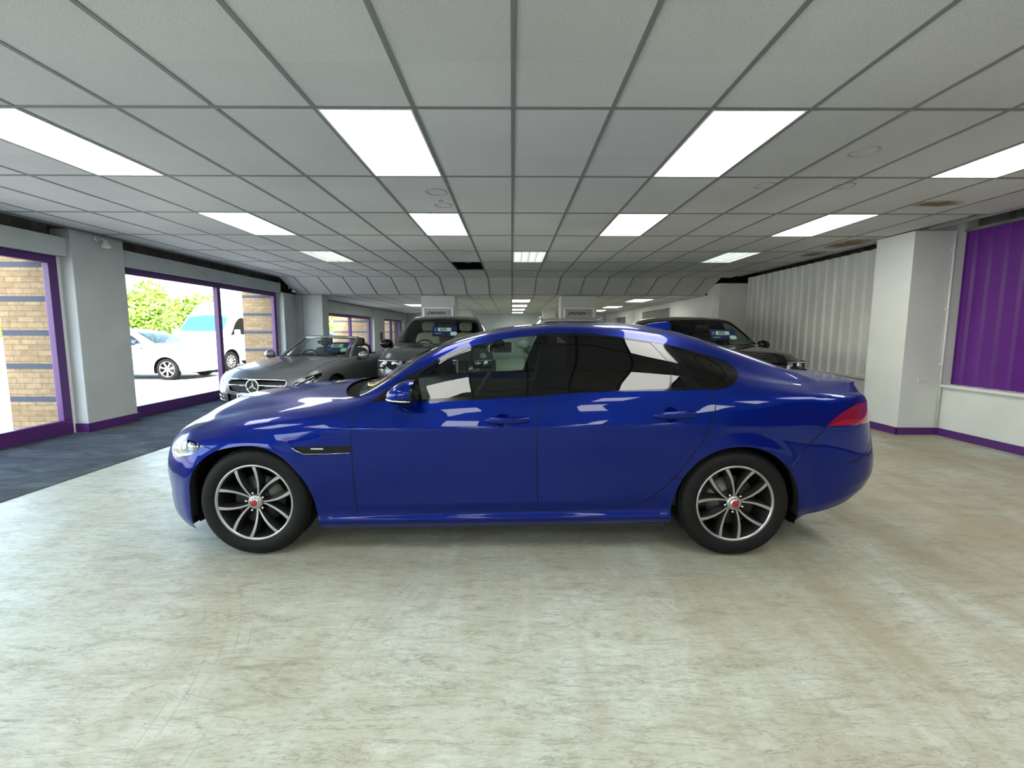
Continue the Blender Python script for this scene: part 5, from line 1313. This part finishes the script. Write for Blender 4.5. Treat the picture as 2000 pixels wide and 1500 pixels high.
# --- open two-seater
def roadster():
    a = math.radians(79.5); c = loc_back((-3.99, 6.88), a, 2.04)
    sp = dict(w=.905, xf=-1.5, xr=1.55, nf=2.6, nr=3, sh=.06,
        zc=[(-2.05, .63), (-1.9, .715), (-1.6, .80), (-1.2, .875), (-.8, .925), (-.62, .94), (-.4, .95), (0, .96), (.7, .965), (1.0, .965), (1.5, .96), (1.85, .93), (2.05, .85)],
        zr=[(-2.05, .62), (-1.9, .68), (-1.6, .765), (-1.2, .835), (-.8, .885), (-.62, .90), (0, .915), (.7, .925), (1.0, .93), (1.5, .935), (1.85, .91), (2.05, .83)],
        zb=[(-2.05, .60), (-1.9, .64), (-1.6, .72), (-1.2, .79), (-.8, .84), (-.6, .86), (0, .87), (.7, .89), (1.5, .90), (1.85, .88), (2.05, .80)],
        hr=[(-2.05, .70), (-1.6, .74), (-1.2, .77), (-.6, .79), (0, .80), (1.5, .78), (2.0, .74)],
        z0=[(-2.0, .17), (-1.6, .17), (-.9, .18), (1.0, .20), (1.6, .24), (2.0, .32)],
        af=[.48, .52, .55, .56, .53, .48, .44, .38, .30, .2, .12], ar=[.42, .48, .52, .54, .50, .48, .45, .42, .40, .40, .40],
        arch=[(-1.22, .32, .365), (1.21, .32, .365)], wr=.325, rim=.235,
        regions=[('open', 'top', [(-.52, .01), (-.50, .3), (-.42, .62), (-.30, .70), (.3, .715), (.62, .70), (.70, .5), (.72, .01)], 30),
            ('cowl', 'top', [(-.72, .01), (-.70, .35), (-.62, .62), (-.50, .74), (-.42, .62), (-.50, .3), (-.52, .01)], 30),
            ('headlamp', 'front', [(.60, .545), (.66, .62), (.76, .68), (.855, .725), (.88, .68), (.84, .60), (.76, .545), (.66, .52)], 50),
            ('grille', 'front', [(0, .635), (.30, .635), (.48, .63), (.515, .60), (.50, .52), (.42, .455), (.25, .43), (0, .425)], 35),
            ('lower_grille', 'front', [(0, .40), (.32, .40), (.50, .41), (.52, .27), (.30, .235), (0, .235)], 30),
            ('side_intake', 'front', [(.58, .37), (.78, .41), (.82, .33), (.78, .25), (.60, .26)], 30)],
        seams=[('side', [(-.62, .85), (-.68, .6), (-.62, .30)]), ('side', [(-.62, .30), (0, .29), (.50, .30)]), ('side', [(.60, .87), (.60, .6), (.50, .30)]), ('side', [(-.62, .845), (0, .86), (.6, .875)]),
               ('top', [(-1.75, .68), (-1.3, .71), (-.8, .735), (-.55, .745)])],
        seeds=[('body_shell', 'side', (1.7, .6)), ('door', 'side', (0, .6))], single=('cowl', 'grille', 'lower_grille', 'body_shell'),
        mats=dict(cowl=M['matt_black'], headlamp=M['lamp_clear'], grille=M['matt_black'], lower_grille=M['matt_black'], side_intake=M['matt_black']),
        offs=dict(grille=-.035, lower_grille=-.035, side_intake=-.02, cowl=-.006, gap=-.004), spokes='7')
    B = M['silver_paint']
    R, S, P = simple_car('convertible_car', sp, c, a, 'silver-grey open-top two-seater with a big round star badge in its grille', 'car', B)
    # grille frame, bar, star in a ring
    def on_front(h, z, off=.0):
        uv = S.front(abs(h), z)
        p, n = S.at(np.array([uv[0]]), np.array([uv[1]])); p = p[0]+n[0]*off; return (p[0], math.copysign(p[1], h) if h else 0.0, p[2])
    g = P[('grille', 0)]
    half = [(0, .635), (.30, .635), (.48, .63), (.515, .60), (.50, .52), (.42, .455), (.25, .43), (0, .425)]
    loop = [on_front(h, z, .004) for h, z in half]+[on_front(-h, z, .004) for h, z in half[1:-1][::-1]]
    MB().tube(loop+[loop[0]], .011, 8, caps=False).build('grille_frame', M['chrome'], g)
    for sg in (1, -1):
        L = [on_front(sg*h, .545, .012) for h in (.10, .25, .40, .50)]; MB().tube(L, [.018, .017, .015, .010], 8).build('grille_bar', M['chrome'], g)
    xs_ = on_front(0, .545, .03)[0]
    st = empty('star_badge', (xs_, 0, .540)); st.parent = g
    MB().lathe([(.112, .0), (.112, -.012), (.094, -.014), (.094, 0)], 40, 'x', close=True).build('badge_ring', M['chrome'], st)
    V = [(-.020, 0, 0)]; Fc = []
    for k in range(6):
        an = math.radians(90+60*k); rr_ = .098 if k % 2 == 0 else .020; V.append((-.008, rr_*math.cos(an), rr_*math.sin(an)))
    for k in range(6): Fc.append((0, 1+k, 1+(k+1) % 6))
    MB().add(V, Fc).build('star', M['chrome'], st, recalc=False)
    MB().lathe([(0, .002), (.098, .002)], 32, 'x').build('badge_back', M['matt_black'], st)
    # number plate
    pl = empty('number_plate', (on_front(0, .36, .02)[0]-.01, 0, .372)); pl.parent = R
    MB().box(-.008, 0, -.26, .26, -.055, .055).build('plate', M['lamp_white'], pl)
    text_mesh('KN2', .10, M['black'], pl, (-.010, .24, 0), (math.pi/2, 0, -math.pi/2), 'plate_characters', align='LEFT', bold=.0015)
    for sg in (1, -1):
        hl = P[('headlamp', sg)]
        p0 = on_front(sg*.76, .62, -.09)
        MB().lathe([(0, -.01), (.04, -.005), (.058, .02), (.062, .05)], 20, 'x', (p0[0]+.01, p0[1], p0[2])).build('projector', M['chrome'], hl)
        L = [on_front(sg*h, z, -.01) for h, z in ((.63, .56), (.72, .62), (.82, .69), (.84, .65), (.80, .58), (.73, .545))]
        MB().tube(L, .008, 6).build('lamp_trim', M['chrome'], hl)
        q_ = [on_front(sg*h, z, -.10) for h, z in ((.60, .53), (.66, .63), (.86, .73), (.88, .66), (.78, .53))]
        MB().add(q_, [tuple(range(5))]).build('lamp_back', M['lamp_back'], hl)
        for z in (.30, .36):
            L = [on_front(sg*h, z+.02*(h-.58), .01) for h in (.58, .70, .80)]; MB().tube(L, .012, 6).build('intake_strip', M['chrome'], R)
    # windscreen
    V = []; nu, nv = 16, 8
    for j in range(nv+1):
        t = j/nv
        for i in range(nu+1):
            s_ = -1+2*i/nu; hb, ht = .70, .56; h = s_*(hb+(ht-hb)*t); xb = -.66+.20*s_*s_; xt = -.02+.13*s_*s_
            V.append((xb+(xt-xb)*t, h, .925+(1.275-.02*s_*s_-.925)*t+.02*math.sin(math.pi*t)-.03*s_*s_*(1-t)))
    Fc = [(j*(nu+1)+i, j*(nu+1)+i+1, (j+1)*(nu+1)+i+1, (j+1)*(nu+1)+i) for j in range(nv) for i in range(nu)]
    MB().add(V, Fc, True).build('windscreen', M['tint_clear'], R)
    fr = [V[j*(nu+1)] for j in range(nv+1)]+[V[nv*(nu+1)+i] for i in range(1, nu+1)]+[V[j*(nu+1)+nu] for j in range(nv-1, -1, -1)]
    MB().tube([(x, y*1.02, z+.004) for x, y, z in fr], .030, 10).build('windscreen_frame', B, R)
    m_ = MB(); m_.box(-.20, -.16, -.11, .11, 1.15, 1.21); m_.bar((-.14, 0, 1.20), (-.05, 0, 1.26), .02); m_.build('rear_view_mirror', M['matt_black'], R, bevel=.01)
    for sg in (1, -1):
        m_ = MB(); m_.tube([(-.60, sg*.35, .945), (-.50, sg*.05, .975)], .008, 6); m_.build('wiper', M['matt_black'], R)
    # cockpit
    MB().prism([(-.70, .55), (-.66, .90), (-.42, .945), (-.25, .90), (-.20, .6)], 'y', -.72, .72).build('dashboard', M['int_dark'], R, bevel=.02)
    MB().box(-.7, .80, -.74, .74, .24, .28).build('cabin_floor', M['int_dark'], R)
    MB().box(.72, .80, -.76, .76, .28, .93).build('rear_bulkhead', M['int_dark'], R)
    for sg in (1, -1): MB().box(-.6, .75, *sorted((sg*.76, sg*.80)), .28, .895).build('door_card', M['int_dark'], R)
    for yy in (-.36, .36):
        seat(R, .12, yy, .32, M['int_seat'], s=.95)
        MB().tube([(.66, yy-.17, .90), (.67, yy-.15, 1.08), (.67, yy, 1.14), (.67, yy+.15, 1.08), (.66, yy+.17, .90)], .028, 10).build('roll_hoop', M['matt_black'], R)
    steering(R, -.14, .36, .86)
    mirror_pair(R, -.42, .98, .955, B, .95)
    pcx = Vector((c[0], c[1], 0))+Matrix.Rotation(a, 3, 'Z') @ Vector((-.21, -.30, 1.085))
    price_card('365', pcx, a-math.pi/2, math.radians(-42), 'blue price card reading £365 behind the open-top car windscreen')

# --- van and hatchback in the yard
def yard_cars():
    W_ = M['white_paint']
    hb = dict(w=.87, xf=-1.45, xr=1.45, nf=2.4, nr=3.2,
        zc=[(-2.05, .70), (-1.9, .80), (-1.6, .90), (-1.2, .98), (-1.0, 1.02), (-.6, 1.23), (-.3, 1.37), (-.05, 1.43), (.4, 1.48), (.9, 1.46), (1.4, 1.38), (1.6, 1.32), (1.9, 1.0), (2.0, .9)],
        zr=[(-2.05, .68), (-1.9, .76), (-1.6, .86), (-1.2, .93), (-.95, .97), (-.6, 1.15), (-.3, 1.30), (-.05, 1.37), (.4, 1.42), (.9, 1.40), (1.4, 1.31), (1.6, 1.22), (1.9, .97), (2.0, .88)],
        zb=[(-2.05, .65), (-1.8, .72), (-1.4, .82), (-1.0, .90), (-.8, .92), (0, .95), (1, .99), (1.6, 1.02), (1.9, .93), (2.0, .85)],
        hr=[(-2.05, .70), (-1.2, .74), (-.95, .76), (-.6, .70), (-.3, .65), (.2, .61), (1.2, .60), (2.0, .62)],
        z0=[(-2.0, .22), (-1.6, .20), (-1.0, .20), (1.0, .22), (1.6, .26), (2.0, .32)],
        af=[.50, .54, .57, .58, .55, .50, .45, .38, .3, .2, .12], ar=[.38, .44, .48, .50, .47, .43, .38, .33, .3, .3, .3],
        arch=[(-1.27, .31, .36), (1.27, .31, .36)], wr=.315, rim=.22,
        regions=[('windscreen', 'top', [(-.98, .01), (-.94, .4), (-.85, .66), (-.35, .58), (-.12, .53), (-.13, .01)], 40),
            ('front_side_window', 'side', [(-.72, .965), (-.35, 1.20), (-.05, 1.33), (.22, 1.36), (.25, .98)], 30),
            ('rear_side_window', 'side', [(.32, .985), (.30, 1.365), (.8, 1.35), (1.15, 1.27), (1.25, 1.03)], 30),
            ('headlamp', 'side', [(-1.93, .62), (-1.85, .70), (-1.62, .77), (-1.60, .74), (-1.75, .64)], 40)],
        seams=[('side', [(-.85, .92), (-.86, .6), (-.80, .28)]), ('side', [(-.80, .28), (0, .27), (.85, .30)]), ('side', [(.28, .97), (.28, .6), (.28, .28)])],
        seeds=[('body_shell', 'side', (0, .6))], single=('windscreen', 'body_shell'),
        mats=dict(windscreen=M['tint_yard'], front_side_window=M['tint_yard'], rear_side_window=M['tint_yard'], headlamp=M['lamp_white']), offs={}, spokes='7')
    def hatch(x, y, rz, lab, body=W_):
        R, S, P = simple_car('hatchback_car', hb, (x, y, -.02), rz, lab, 'car', body, group='cars parked in the yard')
        mirror_pair(R, -.62, .96, .98, body, .9)
        for yy in (-.36, .36): seat(R, .0, yy, .36, M['int_seat'])
        return R
    hatch(-11.12, 13.60, math.pi, 'white hatchback parked in the yard, side on with its front wheel showing')
    hatch(-16.2, 18.2, math.radians(160), 'white car behind the white hatchback in the yard, only its roof and side glass seen')
    hatch(-14.2, 8.6, math.pi, 'white car at the far left, seen past the brick pier through the nearest window')
    hatch(-10.5, 25.5, math.radians(170), 'pale car seen low in the second shopfront window beyond the pillar', M['white_paint'])
    van = dict(w=1.0, xf=-2.1, xr=2.6, nf=3.2, nr=5,
        zc=[(-2.75, .95), (-2.55, 1.12), (-2.2, 1.28), (-1.95, 1.42), (-1.5, 1.95), (-1.2, 2.28), (-.9, 2.45), (-.4, 2.53), (1, 2.55), (2.5, 2.53), (3.0, 2.5)],
        zr=[(-2.75, .93), (-2.55, 1.06), (-2.2, 1.20), (-1.9, 1.32), (-1.5, 1.78), (-1.2, 2.10), (-.9, 2.32), (-.4, 2.42), (1, 2.45), (2.5, 2.43), (3.0, 2.4)],
        zb=[(-2.75, .90), (-2.5, 1.0), (-2.2, 1.08), (-1.8, 1.15), (-1.0, 1.18), (0, 1.2), (2.5, 1.2), (3, 1.2)],
        hr=[(-2.75, .82), (-2.2, .86), (-1.9, .90), (-1.5, .85), (-1.2, .80), (-.9, .78), (0, .80), (3, .80)],
        z0=[(-2.7, .30), (-2.1, .30), (-1.5, .34), (1.0, .34), (2.5, .36), (3.0, .4)],
        af=[.50, .56, .58, .58, .56, .52, .45, .40, .32, .24, .16], ar=[.1]*11,
        arch=[(-1.75, .36, .42), (1.75, .36, .42)], wr=.35, rim=.22,
        regions=[('windscreen', 'top', [(-2.0, .01), (-1.96, .5), (-1.84, .80), (-1.66, .79), (-1.50, .74), (-1.48, .01)], 40),
            ('side_window', 'side', [(-1.72, 1.24), (-1.40, 1.62), (-1.20, 1.80), (-.75, 1.86), (-.72, 1.24)], 30),
            ('headlamp', 'front', [(.58, .86), (.64, .98), (.82, 1.03), (.90, .98), (.86, .84)], 40),
            ('grille', 'front', [(0, .74), (.58, .76), (.60, .66), (.56, .60), (0, .60)], 30),
            ('lower_bumper', 'front', [(0, .52), (.60, .53), (.95, .58), (.96, .36), (0, .34)], 30)],
        seams=[], seeds=[('body_shell', 'side', (0, .8))], single=('windscreen', 'body_shell', 'grille', 'lower_bumper'),
        mats=dict(windscreen=M['tint_sky'], side_window=M['tint_yard'], headlamp=M['lamp_grey'], grille=M['grey_plastic'], lower_bumper=M['grey_plastic']), offs=dict(grille=-.01), spokes='10')
    a = math.radians(86); c = loc_back((-10.9, 14.95), a, 2.65)
    R, S, P = simple_car('van', van, (c[0], c[1], -.02), a, 'white high-roof van parked in the yard, facing the camera behind the hatchback', 'van', W_)
    m_ = MB()
    for z in (.40, .45, .50): m_.bar((-2.70, -.60, z), (-2.70, .60, z), .02, .012)
    m_.build('bumper_bars', M['lamp_white'], R)
    for sg in (1, -1):
        r = empty('door_mirror', (-1.62, sg*1.16, 1.30)); r.parent = R
        MB().box(-.05, .05, -.09, .09, -.16, .16).build('mirror_cap', W_, r, bevel=.03)
        MB().bar((0, -sg*.06, -.05), (0, -sg*.2, -.05), .05).build('mirror_arm', M['grey_plastic'], r)
M['tint_yard'] = glass_mat('yard_glass', (.25, .33, .36), 1.0); M['tint_sky'] = mat('painted_sky_glass', (.02, .07, .14), .3); M['lamp_grey'] = mat('lamp_grey', (.3, .34, .38), .2)  # van windscreen: reflected sky put in as an opaque blue base colour
M['grey_plastic'] = mat('grey_bumper_plastic', (.12, .125, .135), .5)
# ------------------------------------------------------------------ signs on the central piers
M['sign_panel'] = mat('sign_panel', (.46, .47, .52), .35); M['sign_text'] = mat('sign_text', (.03, .03, .045), .4); M['sign_frame'] = mat('sign_frame_alloy', (.68, .69, .70), .3, .6)
def driven_sign(x0, x1, lab):
    xc = (x0+x1)/2; w = (x1-x0)/2
    r = empty('sign', (xc, 12.398, 1.10)); tag(r, lab, 'sign', 'framed signs on the central piers')
    MB().box(-w+.02, w-.02, -.02, 0, 0, .92).build('panel', M['sign_panel'], r)
    f = MB(); f.box(-w-.02, -w+.02, -.04, 0, 0, .94); f.box(w-.02, w+.02, -.04, 0, 0, .94); f.box(-w, w, -.04, 0, .92, .945); f.build('frame', M['sign_frame'], r)
    text_mesh('DRIVEN', .105, M['sign_text'], r, (-.06, -.024, .79), (math.pi/2, 0, 0), 'lettering', shear=.35, bold=.003).scale = (1.35, 1, 1)
    m_ = MB(); P_ = [(.27+.028*math.cos(a), -.024, .79+.042*math.sin(a)) for a in np.linspace(-1.3, 1.9, 12)]
    m_.tube(P_, [.002+.006*k/11 for k in range(12)], 6); m_.build('arrow_mark', M['sign_text'], r)
    return r
driven_sign(-2.40, -1.62, 'grey framed sign reading DRIVEN on the left central pier')
driven_sign(1.44, 2.24, 'grey framed sign reading DRIVEN on the right central pier')
# picture on the back wall, notices on the left
r = empty('picture', (-.92, 24.89, .16)); tag(r, 'dark framed picture on the far back wall, seen through the blue car windows', 'picture')
MB().box(-1.0, 1.0, -.03, 0, 0, .75).build('frame', M['white'], r); MB().box(-.92, .92, -.035, -.03, .08, .67).build('print', speckle('dark_print', (.06, .05, .045), .6, 4, .5), r)
nb = MB().box(-5.80, -5.79, 20.75-.9, 20.75-.5, 1.0, 1.35).build('notice_board', speckle('brown_board', (.10, .06, .04), .3, 8, .6)); tag(nb, 'small brown notice on the left wall beyond the second window', 'notice')
# ------------------------------------------------------------------ yard: brick piers, trees, fence, lamp
for k, (x0, x1, y0, y1, lab) in enumerate(((-6.84, -6.08, 6.05, 6.86, 'brick pier with blue bands outside the nearest window pier'), (-6.86, -6.08, 11.55, 14.28, 'brick pier with blue bands outside the right end of the long window'),
                                          (-7.55, -6.08, 19.06, 20.58, 'brick pier filling most of the second window view'), (-7.4, -6.32, 24.3, 25.2, 'brick pier outside the furthest window'))):
    tag(MB().box(x0, x1, y0, y1, -.02, 3.6).build('brick_pier', M['brick']), lab, 'brick pier', 'brick piers outside the windows')
def leaf_mat(n, a, b):
    m = mat(n, a, .7); t = NT(m); v = t.coord(); f = t.noise(v, 1.6, 3)
    t.l(t.ramp(f, [(.35, a), (.65, b)]), t.b.inputs['Base Color']); t.b.inputs['Subsurface Weight'].default_value = 0; return m
M['leaf'] = leaf_mat('leaves', (.10, .22, .03), (.28, .42, .06)); M['leaf2'] = leaf_mat('leaves_bright', (.20, .34, .05), (.42, .50, .10)); M['bark'] = speckle('bark', (.12, .08, .05), .3, 8, .9)
def foliage(name, lab, pts, matl, seed, n, cat, s0=.08, s1=.16):
    """leafy mass along pts = [(x, y, height, radius)]"""
    rnd = random.Random(seed); x0, y0 = pts[0][:2]; R_ = empty(name, (x0, y0, -.02)); tag(R_, lab, cat)
    for (x, y, h, r) in pts: MB().tube([(x-x0, y-y0, 0), (x-x0+.05, y-y0, h*.3), (x-x0-.05, y-y0, h*.6)], [.12, .09, .05], 8).build('trunk', M['bark'], R_)
    blobs = []
    for (x, y, h, r) in pts:
        for _ in range(14): blobs.append((x-x0+rnd.uniform(-r, r)*.8, y-y0+rnd.uniform(-.8, .8)*r*.6, rnd.uniform(.15, .86)*h, rnd.uniform(.35, .6)*r))
    V, F = [], []
    for i in range(n):
        bx, by, bz, br = rnd.choice(blobs); th = rnd.uniform(0, 2*math.pi); cp = rnd.uniform(-1, 1); sp_ = math.sqrt(1-cp*cp); rr = br*rnd.uniform(.75, 1.08)
        c = Vector((bx+rr*sp_*math.cos(th), by+rr*sp_*math.sin(th), max(.05, bz+rr*cp))); s_ = rnd.uniform(s0, s1)
        u = Vector((rnd.gauss(0, 1), rnd.gauss(0, 1), rnd.gauss(0, 1))).normalized(); w_ = u.orthogonal().normalized(); b = len(V)
        V += [tuple(c-u*s_), tuple(c+w_*s_*.6), tuple(c+u*s_), tuple(c-w_*s_*.6)]; F.append((b, b+1, b+2, b+3))
    MB().add(V, F).build('foliage', matl, R_, recalc=False)
foliage('hedge', 'tall leafy yellow-green hedge behind the parked white cars', [(-26.5, 26, 5.0, 1.7), (-24.5, 26.2, 4.6, 1.6), (-22.4, 26, 4.2, 1.6), (-20.4, 26.2, 3.8, 1.5), (-18.6, 26, 3.2, 1.4), (-17.0, 26.3, 2.7, 1.3)], M['leaf'], 5, 26000, 'hedge')
foliage('tree', 'bright green tree seen at the left of the second window', [(-12.6, 31.0, 4.6, 1.6)], M['leaf2'], 9, 5000, 'tree')
# road sign board glimpsed beyond the van
bs = empty('yard_sign', (-11.2, 22.0, 0)); tag(bs, 'white board with a green stripe beyond the white van', 'sign')
MB().box(-.9, .9, -.05, .05, 2.2, 3.3).build('board', M['white'], bs); MB().box(-.8, .8, -.06, -.05, 2.55, 2.72).build('green_stripe', mat('green_stripe', (.03, .42, .30), .5), bs)
for sx in (-.6, .6): MB().box(sx-.04, sx+.04, -.04, .04, 0, 2.2).build('post', M['steel_gap'], bs)
# ------------------------------------------------------------------ assemble
struct(MB().box(-90, -6.2, -40, 90, -.25, -.02).build('ground', M['tarmac']))
car_blue()
place_suvs()
roadster()
yard_cars()
